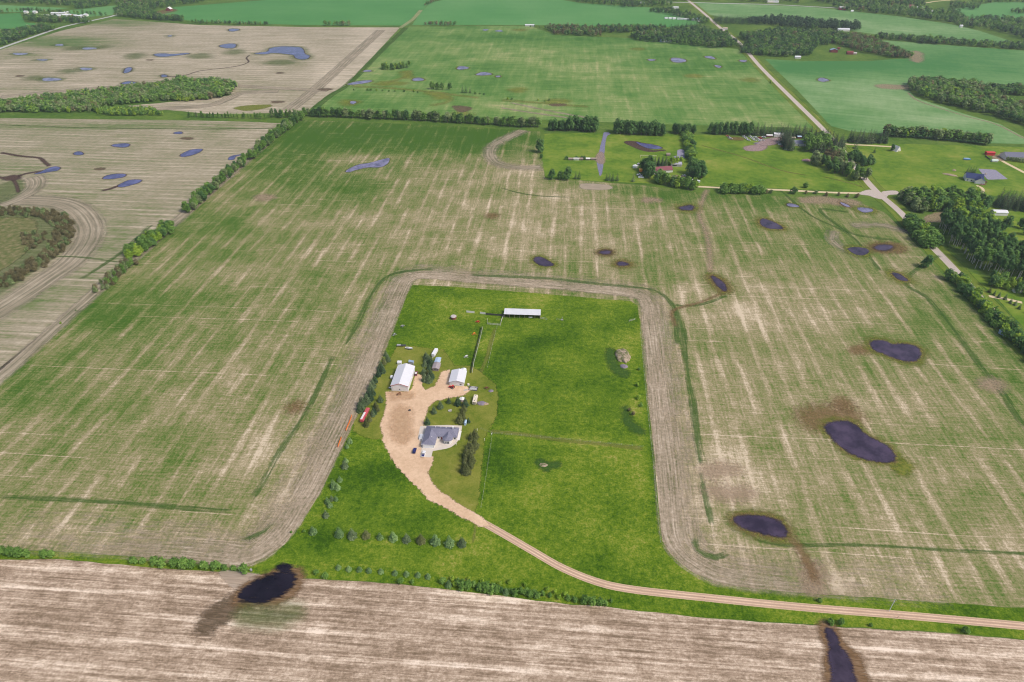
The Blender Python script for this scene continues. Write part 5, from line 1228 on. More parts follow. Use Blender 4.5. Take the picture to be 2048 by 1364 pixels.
m = MB(); hip(m, [(-0.35, 0.12, 3.16), (8.35, 0.12, 3.16), (8.35, 10.5, 3.16), (-0.35, 10.5, 3.16)], [(4.0, 4.0, 5.5), (4.0, 4.0, 5.5), (4.0, 12.6, 5.5), (4.0, 12.6, 5.5)]); m.build('garage_roof', SHINGLE, hs)
rg = [(12.0, 10.5, 3.13), (12.0, 6.0, 3.13), (13.8, 4.42, 3.13), (16.8, 4.42, 3.13), (18.6, 6.0, 3.13), (18.6, 10.5, 3.13)]
m = MB(); hip(m, rg, [(15.3, 12.2, 5.2), (15.3, 7.2, 5.2), (15.3, 7.2, 5.2), (15.3, 7.2, 5.2), (15.3, 7.2, 5.2), (15.3, 12.2, 5.2)]); m.build('bay_roof', SHINGLE, hs)
d = MB().box(1.2, 6.8, 0.22, 0.296, 0, 2.4)
for i in (1, 2, 3): d.box(1.25, 6.75, 0.20, 0.22, 0.6 * i - .02, 0.6 * i + .02)
d.build('garage_door', WHITE, hs)
for x in (14.1, 15.0, 15.9):
    f = MB().box(x, x + .75, 4.53, 4.596, 0.7, 2.5).build('window', WHITE, hs); MB().box(x + .09, x + .66, 4.50, 4.528, 0.8, 2.4).build('pane', GLASS, f)
for x in (8.6, 19.0):
    f = MB().box(x, x + 1.1, 8.83, 8.896, 0.9, 2.4).build('window', WHITE, hs); MB().box(x + .1, x + 1.0, 8.80, 8.828, 1.0, 2.3).build('pane', GLASS, f)
MB().box(10.4, 11.4, 8.84, 8.896, 0.2, 2.3).build('front_door', MAROON, hs)
MB().box(9.7, 11.9, 7.2, 8.88, 0, 0.22).build('porch_step', m_conc, hs)
MB().box(17.3, 18.1, 14.2, 15.0, 4.6, 6.3).box(17.2, 18.2, 14.1, 15.1, 6.3, 6.42).build('chimney', WHITE, hs)
for (x, y, z) in ((6.0, 14.6, 5.0), (9.5, 14.8, 4.9), (13.0, 14.4, 5.05), (5.2, 5.4, 4.9)):
    MB().box(x, x + .35, y, y + .35, z, z + .55).build('roof_vent', WHITE, hs)
MB().tube([(-0.38, 0.06, 3.04), (8.38, 0.06, 3.04)], 0.07).tube([(-0.42, 0.06, 3.04), (-0.42, 8.3, 3.04)], 0.07).build('gutter', WHITE, hs)
dk = thing('back_deck', 'low white deck along the back and right side of the farmhouse', 'deck', P(844.6, 896.3))
MB().box(13.6, 21.3, 17.9, 20.0, 0.0, 0.45).box(20.9, 22.6, 9.0, 17.6, 0, 0.42).build('floor', WALLW, dk)
m = MB()
for x in (13.7, 15.6, 17.5, 19.4, 21.2): m.box(x - .05, x + .05, 19.9, 20.0, 0.45, 1.4)
m.box(13.65, 21.25, 19.9, 19.98, 1.4, 1.48); m.build('railing', WHITE, dk)
ht = thing('garden_tub', 'white boxy tub with a pale grey cover against the left side of the house', 'tub', P(838.2, 880.0))
MB().box(0, 2.8, 0, 4.4, 0, 1.5, .12).build('body', WHITE, ht); MB().box(.35, 2.45, .5, 3.9, 1.5, 1.62, .03).build('cover', plain('pale_cover', (.5, .52, .56), .6), ht)

# ---------------------------------------------------------------- the two shops
bl = (P(812.6, 728, 6.9) - P(796.5, 767.4, 6.9)).length
gable('barn', 'big white metal shop with red trimmed gable and wide door front', 'barn', (783.4, 781.3), 11.9, bl, 4.7, 2.1, wall=WHITE, trim=REDTRIM, over=.5, doors=((0.8, 4.6, 3.9), (6.4, 4.6, 3.9)), wins=((5.55, 1.2, .7, .9),))
sl_ = (P(918.7, 738.5, 4.6) - P(912, 761, 4.6)).length
gable('workshop', 'smaller white metal shop beside the lumber pile with tractor in front', 'barn', (899.3, 770.6), 10.2, sl_, 3.2, 1.5, rz=FRZ, wall=WHITE, trim=GREY, over=.5, doors=((1.0, 3.6, 2.6), (5.2, 0.9, 2.0)), wins=((7.3, 1.0, 1.3, .8),))
def bin_(label, q, r, h, cap, m=WHITE, cone=0.9, group=None, name='grain_bin', cat='grain bin', roofm=None):
    t = thing(name, label, cat, P(*q), 0, group)
    b = MB().cyl((0, 0, 0), r, h, 24)
    for i in range(1, 5): b.cyl((0, 0, h * i / 5 - .04), r + .03, .08, 24)
    b.build('wall', m, t)
    MB().cyl((0, 0, h + .003), r + .12, cone, 24, 0.35).cyl((0, 0, h + cone), .35, .25, 12).build('roof', roofm or m, t)
    return t
bin_('white round bin with domed roof behind the smaller white shop', (927.5, 744.5), 2.0, 2.6, 0.9)
t = thing('storage_box', 'small white box shed behind the back left corner of the big barn', 'shed', P(794.8, 729.5))
MB().box(0, 2.9, 0, 2.4, 0, 2.0, .05).build('body', WHITE, t); MB().box(-.15, 3.05, -.15, 2.55, 2.0, 2.12).build('roof', WHITE, t)
t = thing('fuel_tank', 'white boxy tank against the left wall of the big barn', 'tank', P(780.3, 758.6))
MB().box(0, 1.9, 0, 2.6, 0.5, 2.1, .25).build('tank', WHITE, t); MB().box(.1, .3, .2, .4, 0, .55).box(1.6, 1.8, .2, .4, 0, .55).box(.1, .3, 2.2, 2.4, 0, .55).box(1.6, 1.8, 2.2, 2.4, 0, .55).build('stand', DSTEEL, t)
t = thing('propane_tank', 'small white lying tank at the front left corner of the big barn', 'tank', P(777.8, 777.0))
MB().cyl((0, 0, .9), .5, 2.0, 16, axis='x').build('tank', WHITE, t, True); MB().box(.3, .5, -.4, .4, 0, .6).box(1.5, 1.7, -.4, .4, 0, .6).build('stand', DSTEEL, t)
t = thing('lean_to', 'low grey lean-to roof behind the far right end of the big barn', 'shed', P(817.5, 729.4))
MB().prism([(0, 0), (3.6, 0), (3.6, 2.2), (0, 2.9)], 0, 2.0).build('body', GREY, t); MB().prism([(-.1, 2.95), (3.8, 2.2), (3.8, 2.32), (-.1, 3.07)], -.2, 2.2).build('roof', STEELB, t)

# ---------------------------------------------------------------- open cattle shelter
a, b = P(1008.6, 635.2), P(1080, 637.6)
L = (b - a).length
t = thing('cattle_shelter', 'long open fronted cattle shelter with white metal roof', 'shelter', a, heading((1008.6, 635.2), (1080, 637.6)))
D = 9.5
MB().prism([(-.7, 3.75), (D + .3, 2.9), (D + .3, 3.05), (-.7, 3.9)], -.4, L + .4, 'x').build('roof', ROOFWX, t)
MB().box(0, L, D - .15, D, 0, 2.87).box(0, .15, 0, D - .16, 0, 2.9).box(L - .15, L, 0, D - .16, 0, 2.9).build('wall', WOODG, t)
for i in range(1, 7): MB().box(L * i / 7 - .12, L * i / 7 + .12, .02, .26, 0, 3.6).build('post', WOODG, t)
t = thing('feed_bunk', 'white feed box standing inside the open cattle shelter', 'trough', P(1061, 635.5), 0)
MB().box(-1.6, 1.6, -.5, .5, .25, .9, .05).build('box', WHITE, t); MB().box(-1.5, -1.3, -.4, .4, 0, .25).box(1.3, 1.5, -.4, .4, 0, .25).build('leg', DSTEEL, t)

# ---------------------------------------------------------------- fences
def fence(name, label, path, h, sp, rails, m, pr=.06, rr=.03, cat='fence', group=None, panel=None, maxp=95):
    ps = [P(*q) for q in path]
    pp = densify(ps, False, sp)
    t = thing(name, label, cat, pp[0], 0, group)
    o = pp[0]
    first = None
    for p in pp[:maxp]:
        if first is None:
            first = MB().tube([(0, 0, -.1), (0, 0, h)], pr, 5).build('post', m, t)
        else:
            c = first.copy(); COL.objects.link(c); c.location = p - o
    for i in range(rails):
        z = h * (0.92 - 0.75 * i / max(1, rails - 1)) if rails > 1 else h * .9
        MB().tube([(p.x - o.x, p.y - o.y, z) for p in ps], rr, 5).build('rail', m, t)
    if panel:
        mb = MB()
        for a_, b_ in zip(pp, pp[1:]):
            d_ = b_ - a_; n_ = Vector((d_.y, -d_.x, 0)).normalized() * .05
            q = [a_ - o + n_, b_ - o + n_, b_ - o - n_, a_ - o - n_]
            v = [mb.bm.verts.new((x.x, x.y, .12)) for x in q] + [mb.bm.verts.new((x.x, x.y, h * .95)) for x in q]
            for f in ((0, 1, 5, 4), (1, 2, 6, 5), (2, 3, 7, 6), (3, 0, 4, 7), (4, 5, 6, 7), (3, 2, 1, 0)): mb.bm.faces.new([v[k] for k in f])
        mb.build('panel', panel, t)
    return t
fence('snow_fence', 'upper length of orange plastic snow fence on the left pasture edge', [(704, 832), (699, 846), (692, 862)], 1.5, 2.2, 0, SNOWF, panel=SNOWF)
fence('snow_fence', 'lower length of orange plastic snow fence on the left pasture edge', [(683, 876), (680, 884), (676, 895)], 1.5, 2.2, 0, SNOWF, panel=SNOWF)
fence('board_fence', 'dark board fence running down from the corral towards the white shops', [(963, 656), (958, 678), (951, 705), (945, 728), (942, 746)], 1.7, 3.5, 3, DSTEEL, .09, .05, panel=DSTEEL)
fence('pipe_fence', 'pale pipe rail fence beside the dark board fence', [(965.5, 656), (960.5, 678), (953.5, 705), (947.5, 728), (944.5, 746)], 1.5, 4, 2, WOODW, .07, .07)
fence('windbreak_fence', 'left white plank windbreak panel in the upper pasture', [(933, 625), (949, 626.5)], 2.0, 2.4, 0, WOODW, panel=WALLW)
fence('windbreak_fence', 'right white plank windbreak panel in the upper pasture', [(960, 627.5), (971, 629)], 2.0, 2.4, 0, WOODW, panel=WALLW)
fence('corral_fence', 'dark plank fence joining the shelter to the plank panels', [(972, 629.5), (990, 631), (1007, 632)], 1.8, 3, 3, DSTEEL, .09, .06, panel=DSTEEL)
fence('corral_fence', 'square corral of pale rails in front of the shelter', [(975, 640), (975, 648.5), (1001, 651), (1003, 641), (1007, 633)], 1.6, 2.6, 3, WOODW, .1, .09)
fence('rail_fence', 'short pale rail fence running right from the shelter', [(1081, 637), (1094, 639.5)], 1.5, 2.5, 2, WOODW, .09, .09)
fence('rail_fence', 'short low rail by the water post in the upper pasture', [(1113, 640), (1126, 641)], 1.2, 2.5, 1, WOODW, .08, .08)
fence('gate_panel', 'pale leaning gate panel near the upper right pasture corner', [(1258, 643), (1270, 639.5)], 1.4, 3, 3, WOODW, .07, .06)
fence('wire_fence', 'wire fence with pale posts along the right pasture edge', [(1280, 660), (1293, 800), (1306, 925), (1314, 1010), (1321, 1085)], 1.3, 5.5, 2, WOODW, .07, .015)
fence('wire_fence', 'wire fence with pale posts across the middle of the pasture', [(962, 858), (985, 867), (1100, 876), (1200, 886), (1286, 894)], 1.3, 6, 2, WOODW, .07, .015)
fence('wire_fence', 'wire fence with pale posts between lawn and pasture above the lane', [(985, 868), (980, 900), (972, 955), (962, 1015)], 1.3, 5, 2, WOODW, .07, .015)
fence('wire_fence', 'wire fence with pale posts between the board fence and the pasture', [(994, 655), (985, 690), (975, 735)], 1.3, 5, 2, WOODW, .07, .015)

k = N('weedy_dirt', 0.98)
tc = k.n('ShaderNodeTexCoord').outputs['Object']
k.color(k.ramp(k.add(0.5, k.amp(k.noise(tc, 0.45, 5, 0.7), 2.6)), [(0, (0.07, 0.11, 0.03)), (0.4, (0.17, 0.17, 0.08)), (0.6, (0.33, 0.26, 0.19)), (1, (0.46, 0.37, 0.29))]))
MOUND = k.m
# ---------------------------------------------------------------- vehicles and machines
def wheels(t, xs, ys, r=.36, wd=.24):
    for y in ys:
        for x in xs:
            w_ = MB().cyl((x - wd / 2, y, r), r, wd, 16, axis='x').build('wheel', DARK, t)
            MB().cyl((x - wd / 2 - .01, y, r), r * .55, wd + .02, 10, axis='x').build('rim', GREY, w_)
def car(name, label, q, rz, m, cat='car', kind='suv', bed=None, group=None, s=1.0, sub=True):
    """car with its nose towards +y"""
    t = thing(name, label, cat, P(*q) if not isinstance(q, Vector) else q, rz, group, z=0.0)
    Lh = 2.4
    if kind == 'pickup':
        MB().prism([(-2.7, .45), (2.6, .45), (2.7, .75), (2.55, 1.05), (1.15, 1.15), (-2.7, 1.1)], -.95, .95, 'x').build('body', m, t)
        MB().prism([(-.7, 1.1), (1.2, 1.1), (.6, 1.75), (-.5, 1.78)], -.80, .80, 'x').build('cabin', m, t)
        MB().prism([(-.55, 1.16), (1.12, 1.16), (.58, 1.68), (-.42, 1.70)], -.83, .83, 'x').box(-.66, .66, -.72, -.55, 1.2, 1.6).build('windows', GLASS, t)
        MB().box(-.82, .82, -2.62, -.85, 1.05, 1.16).build('bed_cover', bed or DARK, t)
        ys = (-1.7, 1.7)
    else:
        MB().prism([(-2.35, .40), (2.35, .40), (2.42, .72), (2.25, .98), (1.1, 1.08), (-2.3, 1.12), (-2.4, .8)], -.92, .92, 'x').build('body', m, t)
        MB().prism([(-2.15, 1.08), (1.1, 1.06), (.4, 1.62), (-1.85, 1.66)], -.78, .78, 'x').build('cabin', m, t)
        MB().prism([(-2.16, 1.16), (1.0, 1.14), (.46, 1.55), (-1.92, 1.58)], -.81, .81, 'x').build('windows', GLASS, t)
        MB().box(-.70, .70, -1.6, .1, 1.665, 1.70).build('roof', bed or m, t)
        ys = (-1.45, 1.45)
    if sub:
        wheels(t, (-.82, .82), ys)
        for x in (-.75, .45): MB().box(x, x + .3, 2.36, 2.46, .68, .84).build('headlight', LAMP, t)
    t.scale = (s, s, s)
    return t
car('parked_car', 'dark blue car parked on the gravel left of the garage', (829.3, 903), FRZ, BLUE).location.z = .08
car('pickup_truck', 'white pickup with dark cargo bed parked in front of the garage', (847.6, 909.5), FRZ, WHITE, 'pickup', 'pickup', BLUE).location.z = .1
car('parked_car', 'old white and maroon car beside the right wall of the big barn', (832.5, 748.5), FRZ, MAROON, bed=WHITE)
# red tractor
t = thing('tractor', 'red tractor parked in front of the smaller white shop', 'tractor', P(904.5, 776.2), FRZ + 1.2)
MB().box(-.45, .45, .1, 2.0, .8, 1.5, .12).build('hood', RED, t); MB().box(-.8, .8, -1.2, .1, .7, 1.25, .06).build('body', RED, t)
MB().box(-.7, .7, -1.1, .0, 1.25, 2.3, .08).build('cab', GLASS, t); MB().box(-.85, .85, -1.25, .15, 2.3, 2.45, .05).build('roof', RED, t)
wheels(t, (-.95, .95), (-.75,), .8, .45); wheels(t, (-.75, .75), (1.5,), .5, .3); MB().box(-.9, .9, 2.3, 2.6, .2, .9).box(-.6, -.5, .6, 2.4, .7, .85).box(.5, .6, .6, 2.4, .7, .85).build('loader', RED, t)
# cream motorhome
t = thing('camper', 'cream camper trailer with roof vents beside the gravel heap', 'camper', P(949, 808.5), FRZ - .03)
MB().box(-1.4, 1.4, -1.0, 7.2, .5, 2.9, .22).build('body', CREAM, t)
for (x, y, a_, b_) in ((-.5, 5.6, .6, .6), (-.35, 3.6, .7, 1.0), (.3, 1.9, .45, .45)): MB().box(x, x + a_, y, y + b_, 2.9, 3.12, .05).build('roof_vent', GREY if a_ < .65 else WHITE, t)
MB().box(-.3, .3, .4, 1.0, 2.9, 3.05).build('roof_hatch', DARK, t)
f = MB().box(-1.0, 1.0, -1.04, -.99, 1.5, 2.4).build('window', GLASS, t); MB().box(1.38, 1.43, 1.5, 5.0, 1.6, 2.3).build('window', GLASS, t)
wheels(t, (-1.15, 1.15), (2.4, 3.3)); MB().tube([(-.5, 7.1, .6), (0, 8.4, .55), (.5, 7.1, .6)], .06).build('hitch', DSTEEL, t)
# red grain trailer
rz = heading((724, 845), (737, 820)) - math.pi / 2
L = (P(737, 820) - P(724, 845)).length
t = thing('grain_trailer', 'long red trailer with a pale tarp parked among the spruces', 'trailer', P(724, 846.5), rz)
MB().prism([(-1.25, 2.6), (1.25, 2.6), (1.25, 1.5), (.7, .9), (-.7, .9), (-1.25, 1.5)], 0, L).build('box', PINK, t)
MB().prism([(-1.3, 2.62), (.15, 2.62), (.1, 2.86), (-.4, 2.9), (-1.3, 2.7)], .9, L * .62).build('tarp', WALLW, t)
MB().prism([(-1.2, 2.62), (1.2, 2.62), (0, 2.8)], .003, L - .003).build('cover', PINK, t)
wheels(t, (-1.0, 1.0), (1.5, 2.7), .5, .35); MB().box(-.9, -.75, L - 2, L - 1.8, 0, .95).box(.75, .9, L - 2, L - 1.8, 0, .95).build('landing_leg', DSTEEL, t)
# white enclosed trailer, the two sheds beside it
t = thing('enclosed_trailer', 'white enclosed trailer behind the spruces between the two shops', 'trailer', P(866.3, 714.5), FRZ - .16)
MB().box(-1.25, 1.25, 0, 8.2, .6, 2.9, .12).build('body', WHITE, t); wheels(t, (-1.1, 1.1), (3.6, 4.5)); MB().tube([(-.5, 0, .6), (0, -2.2, .55), (.5, 0, .6)], .12).build('hitch', WHITE, t)
gable('garden_shed', 'old shed with a faded pinkish brown roof right of the spruces between shops', 'shed', (865, 741.8), 4.6, 6.8, 2.4, .6, rz=FRZ - .05, wall=WOODG, roof=ribbed('faded_roof_sheets', (.38, .33, .33), var=.15), wins=((1.2, 1.0, 2.0, .7),))
gable('garden_shed', 'small shed with pale blue roof behind the faded roofed shed', 'shed', (870, 728.2), 3.4, 5.2, 2.2, .35, rz=FRZ - .05, wall=WALLW, roof=ribbed('pale_blue_roof_sheets', (.42, .54, .70)))
t = thing('flat_deck_trailer', 'dark flat deck trailer in the grass above the left windbreak', 'trailer', P(803, 692), FRZ + .1)
MB().box(-3.6, 3.4, -1.0, 1.0, .6, .8).build('deck', DSTEEL, t); MB().box(-3.5, -.5, -.9, .9, .8, 1.3, .1).build('load', GREY, t); wheels(t, (-.2, .9), (-.9, .9), .35)
t = thing('boat', 'white boat on a dark trailer in the grass behind the big barn', 'boat', P(818.5, 698.5), FRZ - .15)
m = MB()
for i, (x, hw) in enumerate(((-3.0, .85), (-1.5, 1.0), (.5, 1.0), (2.0, .7), (3.1, .05))): pass
st_ = [(-3.0, .85), (-1.5, 1.0), (.5, 1.0), (2.0, .7), (3.1, .06)]
top = [m.bm.verts.new((x, s_ * hw, 1.35 + .08 * i)) for s_ in (1, -1) for i, (x, hw) in enumerate(st_)]
keel = [m.bm.verts.new((x * .95, 0, .55 + .05 * i)) for i, (x, hw) in enumerate(st_)]
for i in range(4):
    m.bm.faces.new((top[i], top[i + 1], keel[i + 1], keel[i])); m.bm.faces.new((top[5 + i + 1], top[5 + i], keel[i], keel[i + 1])); m.bm.faces.new((top[i + 1], top[i], top[5 + i], top[5 + i + 1]))
m.bm.faces.new((top[0], keel[0], top[5])); m.build('hull', WHITE, t)
MB().box(-2.4, -.4, -.6, .6, 1.42, 1.62, .05).build('seat', GREY, t); MB().box(-2.6, 2.4, -.75, -.6, .4, .5).box(-2.6, 2.4, .6, .75, .4, .5).build('trailer_frame', DSTEEL, t); wheels(t, (-.1,), (-1.1, 1.1), .35)
# round feeder tank, red implements
t = thing('water_tank', 'round brown stock tank with pale top alone in the upper pasture', 'tank', P(907.3, 637.2), 0)
MB().cyl((0, 0, 0), 2.3, 2.3, 24).build('wall', BROWN, t); MB().cyl((0, 0, 2.303), 2.45, .4, 24, 2.0).build('lid', plain('pale_lid', (.52, .46, .45), .8, .15, .6), t)
def plough(label, q, m, rz, name='harrow', cat='farm implement'):
    t = thing(name, label, cat, P(*q), rz)
    MB().tube([(-2, 0, .7), (2, 0, .7)], .12).tube([(0, -2.2, .7), (0, 1.2, .7)], .12).tube([(-1.6, 0, .7), (0, -2.2, .7), (1.6, 0, .7)], .08).build('frame', m, t)
    for x in (-1.7, -.85, 0, .85, 1.7): MB().cyl((x - .05, .6, .45), .42, .1, 12, axis='x').build('disc', m, t)
    MB().box(-.9, .9, -.4, .5, .8, 1.4, .1).build('hopper', m, t)
    wheels(t, (-1.3, 1.3), (0,), .38); return t
plough('red farm implement beside the corral in the upper pasture', (955.5, 644.5), RED, .3)
plough('orange and white farm implement left of the dark board fence', (948, 668.5), ORANGE, 1.1)
plough('small white implement in the grass left of the board fence', (932.5, 714), WALLW, .8)
plough('grey implement at the top left of the pasture', (805, 653), GREY, .2)
plough('small grey rake by the left pasture edge above the windbreak', (789, 670), GREY, 1.3, 'rake')
plough('rusty implement parked right of the pipe pile', (973, 777), BROWN, .1)
plough('rusty brown blade standing in front of the big barn doors', (798, 789), BROWN, 1.0)
# pipes and lumber beside the second shop
t = thing('pipe_rack', 'rack of white pipes and boards beside the smaller white shop', 'pipe pile', P(946.5, 777.5), FRZ - .1)
MB().box(-3.2, 3.2, -2.2, 2.6, .02, .18).build('base', DSTEEL, t)
for i, (x, y, ln, z, mm) in enumerate(((-2.6, -1.2, 5.2, .35, WALLW), (-2.4, -.6, 5.0, .35, WALLW), (-2.2, .1, 4.6, .4, WHITE), (-2.8, .8, 3.6, .4, WOODW), (-1.6, 1.5, 4.2, .4, WALLW), (-2.9, -1.8, 2.4, .35, WOODW))):
    MB().box(x, x + ln, y, y + .3, z - .15, z + .15).build('pipe', mm, t)
t = thing('water_barrel', 'white round barrel at the corner of the smaller white shop', 'barrel', P(936.8, 770.2), 0)
MB().cyl((0, 0, 0), .75, 1.3, 16).build('body', WALLW, t); MB().cyl((0, 0, 1.303), .6, .12, 16).build('lid', CREAM, t)
t = thing('brush_pile', 'low grey green pile of boards in front of the pipe rack', 'pile', P(931, 780), .2)
for i in range(7): MB().box(-1.6 + .2 * i, 1.4 + .1 * i, -.9 + .28 * i, -.75 + .28 * i, .02 + .06 * (i % 3), .14 + .06 * (i % 3)).build('board', WOODW, t)
def heap(name, label, cat, q, rx, ry, h, m, seed=0, rz=0.0):
    bm = bmesh.new(); bmesh.ops.create_uvsphere(bm, u_segments=28, v_segments=14, radius=1.0)
    for v in bm.verts:
        n_ = mnoise.noise(Vector((v.co.x * 2.2 + seed, v.co.y * 2.2, v.co.z))) * .35 + mnoise.noise(Vector((v.co.x * 6 + seed, v.co.y * 6, 0))) * .15
        v.co = Vector((v.co.x * rx * (1 + n_ * .7), v.co.y * ry * (1 + n_ * .7), max(-.2, v.co.z) * h * (1 + n_)))
    me = bpy.data.meshes.new(name); bm.to_mesh(me); bm.free(); me.materials.append(m)
    for p_ in me.polygons: p_.use_smooth = True
    o = bpy.data.objects.new(name, me); COL.objects.link(o); p = P(*q); o.location = (p.x, p.y, 0); o.rotation_euler = (0, 0, rz)
    return tag(o, label, cat)
heap('dirt_mound', 'weedy tan and green dirt mound at the right side of the pasture', 'dirt mound', (1246, 712), 5.5, 9, 2.2, MOUND, 1)
heap('rock_pile', 'pile of purplish grey rocks at the foot of the dirt mound', 'rock pile', (1248, 733), 3.0, 2.4, 1.1, DIRTP, 2)
heap('rock_pile', 'low stony scrape ringed with dark grass in the lower pasture', 'rock pile', (1087, 930), 2.6, 1.8, .4, MOUND, 3)
heap('gravel_heap', 'purplish gravel heap beside the cream camper', 'gravel heap', (963, 807), 3.4, 2.2, 1.2, DIRTP, 4)
heap('dirt_heap', 'pale dirt heap right of the purplish gravel heap', 'dirt heap', (971, 808), 2.2, 1.4, .8, DIRT, 5)
heap('dirt_heap', 'dull grey heap in the grass right of the rusty implement', 'dirt heap', (982, 782), 1.9, 1.5, .7, DIRTP, 6)
t = thing('gazebo', 'white topped round gazebo behind the dark spruce on the lawn', 'gazebo', P(924.5, 801.5), 0)
MB().cyl((0, 0, 2.0), 2.0, .9, 8, .15).build('roof', WALLW, t)
for i in range(4): MB().box(1.5 * math.cos(i * 1.57 + .7) - .07, 1.5 * math.cos(i * 1.57 + .7) + .07, 1.5 * math.sin(i * 1.57 + .7) - .07, 1.5 * math.sin(i * 1.57 + .7) + .07, 0, 2.0).build('post', WOODG, t)
MB().cyl((0, 0, 0), 1.7, .15, 8).build('floor', WOODG, t)
t = thing('picnic_table', 'grey picnic table on the lawn behind the house', 'table', P(900, 822), .3)
MB().box(-1.2, 1.2, -.5, .5, .70, .78).build('tabletop', WOODW, t)
for y in (-1.0, .7): MB().box(-1.2, 1.2, y, y + .3, .40, .46).build('bench', WOODW, t)
for x in (-.9, .8): MB().box(x, x + .1, -.95, .95, .0, .699).build('leg', WOODG, t)
t = thing('garden_shed', 'narrow pale blue shed at the back right of the house', 'shed', P(930, 851), FRZ - .1)
MB().box(-.6, .6, 0, 3.2, 0, 2.0).build('wall', TARP, t); MB().prism([(-.8, 2.0), (.8, 2.0), (0, 2.5)], -.15, 3.35).build('roof', TARP, t)
for q, lb in (((954.5, 861.5), 'white post top at the garden gate right of the house'), ((983, 870), 'white gate post where lawn meets the middle pasture fence'), ((969, 881), 'cream gate post between the lawn and the lower pasture'), ((912.5, 890.5), 'small white lawn lamp by the curved patio edge')):
    t = thing('garden_post', lb, 'post', P(*q), 0)
    MB().box(-.12, .12, -.12, .12, 0, 1.5).build('post', WALLW, t); MB().cyl((0, 0, 1.5), .28, .3, 12, .1).build('cap', WALLW, t)
t = thing('tyre', 'dark tyre lying in the middle of the gravel yard', 'tyre', P(819.3, 821), 0)
bm = bmesh.new()
for i in range(18):
    pass
m = MB(); n1 = 18
V = [[m.bm.verts.new(((.62 + .26 * math.cos(6.283 * j / 8)) * math.cos(6.283 * i / n1), (.62 + .26 * math.cos(6.283 * j / 8)) * math.sin(6.283 * i / n1), .34 + .26 * math.sin(6.283 * j / 8))) for j in range(8)] for i in range(n1)]
for i in range(n1):
    for j in range(8): m.bm.faces.new((V[i][j], V[(i + 1) % n1][j], V[(i + 1) % n1][(j + 1) % 8], V[i][(j + 1) % 8]))
m.build('ring', DARK, t, True)
MB().cyl((0, 0, .12), .40, .1, 14).build('rim', GREY, t)
t = thing('water_post', 'grey hydrant post with trough right of the shelter', 'water post', P(1124, 640), 0)
MB().tube([(0, 0, 0), (0, 0, 2.6)], .12).build('post', GREY, t); MB().box(-1.0, .8, -.6, .6, 0, .7, .05).build('trough', GREY, t); MB().box(-.3, .3, -.1, .1, 2.6, 2.9).build('cap', GREY, t)
# utility pole, markers, gate
def pole(label, q, h=9.0, m=STEELB):
    t = thing('utility_pole', label, 'pole', P(*q), FRZ)
    MB().cyl((0, 0, -.2), .17, h + .2, 10, .12).build('pole', m, t); MB().box(-.9, .9, -.06, .06, h - .75, h - .6).build('crossarm', WOODG, t)
    for x in (-.8, 0, .8): MB().cyl((x, 0, h - .597), .06, .2, 8).build('insulator', WHITE, t)
    MB().cyl((.3, .1, h - 2.3), .22, .8, 12).build('transformer', GREY, t)
pole('pale utility pole in the ditch above the lane at the lower right', (1778, 1222.5), 9.5, plain('pale_pole', (.62, .66, .72), .6))
for q, h, lb, mm in (((1405, 1207), 1.6, 'thin yellow marker post just below the lane', YELLOW), ((1795, 1236), 1.4, 'thin marker post beside the lane near the utility pole', BROWN), ((1409, 1196), 1.2, 'short brown marker post on the upper side of the lane', BROWN)):
    t = thing('marker_post', lb, 'marker post', P(*q), 0)
    MB().tube([(0, 0, 0), (0, 0, h)], .07).build('post', mm, t); MB().box(-.12, .12, -.03, .03, h, h + .3).build('plate', YELLOW if mm is YELLOW else WALLW, t)
t = thing('utility_box', 'pale metal box on posts left of the black puddle', 'box', P(503, 1143), FRZ)
MB().box(-.5, .5, -.4, .4, .7, 2.0, .05).build('box', GREY, t); MB().box(-.45, -.35, -.3, -.2, 0, .7).box(.35, .45, -.3, -.2, 0, .7).box(-.45, -.35, .2, .3, 0, .7).box(.35, .45, .2, .3, 0, .7).build('post', DSTEEL, t)
t = thing('survey_stake', 'pale slanted stake among the bushes left of the metal box', 'stake', P(480, 1143), 0)
MB().tube([(0, 0, 0), (-.5, .6, 3.2)], .09).build('stake', WALLW, t); MB().tube([(-.45, .5, 2.7), (.3, .55, 2.75)], .05).build('arm', WALLW, t)
bin_('left blue grey steel bin by the hedge at the right edge', (2003, 667), 2.3, 2.6, .9, STEELB, 1.1, roofm=TARP)
bin_('right blue grey steel bin by the hedge at the right edge', (2012, 671.5), 2.5, 2.6, .9, STEELB, 1.1, roofm=TARP)

# ---------------------------------------------------------------- farmsteads along the road
def shed(label, q, w, l, h, rise=1.2, wall=WALLW, roof=ROOFW, rz=FRZ, axis='x', name='outbuilding', cat='building', group=None, over=.4, wins=(), doors=()):
    return gable(name, label, cat, q, w, l, h, rise, rz, wall, roof, over, group, axis, wins=wins, doors=doors)
shed('white house with maroon shingle roof in the trees by the sandy track', (1311, 347), 22, 12, 3.2, 2.8, WALLW, MAROON, rz=.18, name='house', cat='house', wins=((2, .9, 1.4, 1.2), (7, .9, 1.4, 1.2), (12, .9, 1.4, 1.2)))
shed('small wing of the maroon roofed house facing the track', (1308, 349.5), 10, 7, 2.8, 1.8, WALLW, MAROON, rz=.18, axis='y', name='garage', cat='garage')
shed('grey garage with white eaves in front of the yellowish trees', (1342, 333), 13, 8, 3, 1.8, SAGE, plain('lavender_grey_roof', (.40, .39, .46), .8), name='garage', cat='garage', wins=((1.5, .8, 5.5, 1.2),))
shed('brown roofed hut on the meadow above the garage', (1333, 312), 4.5, 4, 2.2, 1.2, WOODG, WOODG, name='hut', cat='hut')
bin_('white dome topped bin left of the orange tank', (1270, 335), 3.0, 2.6, .9, WHITE, 1.4)
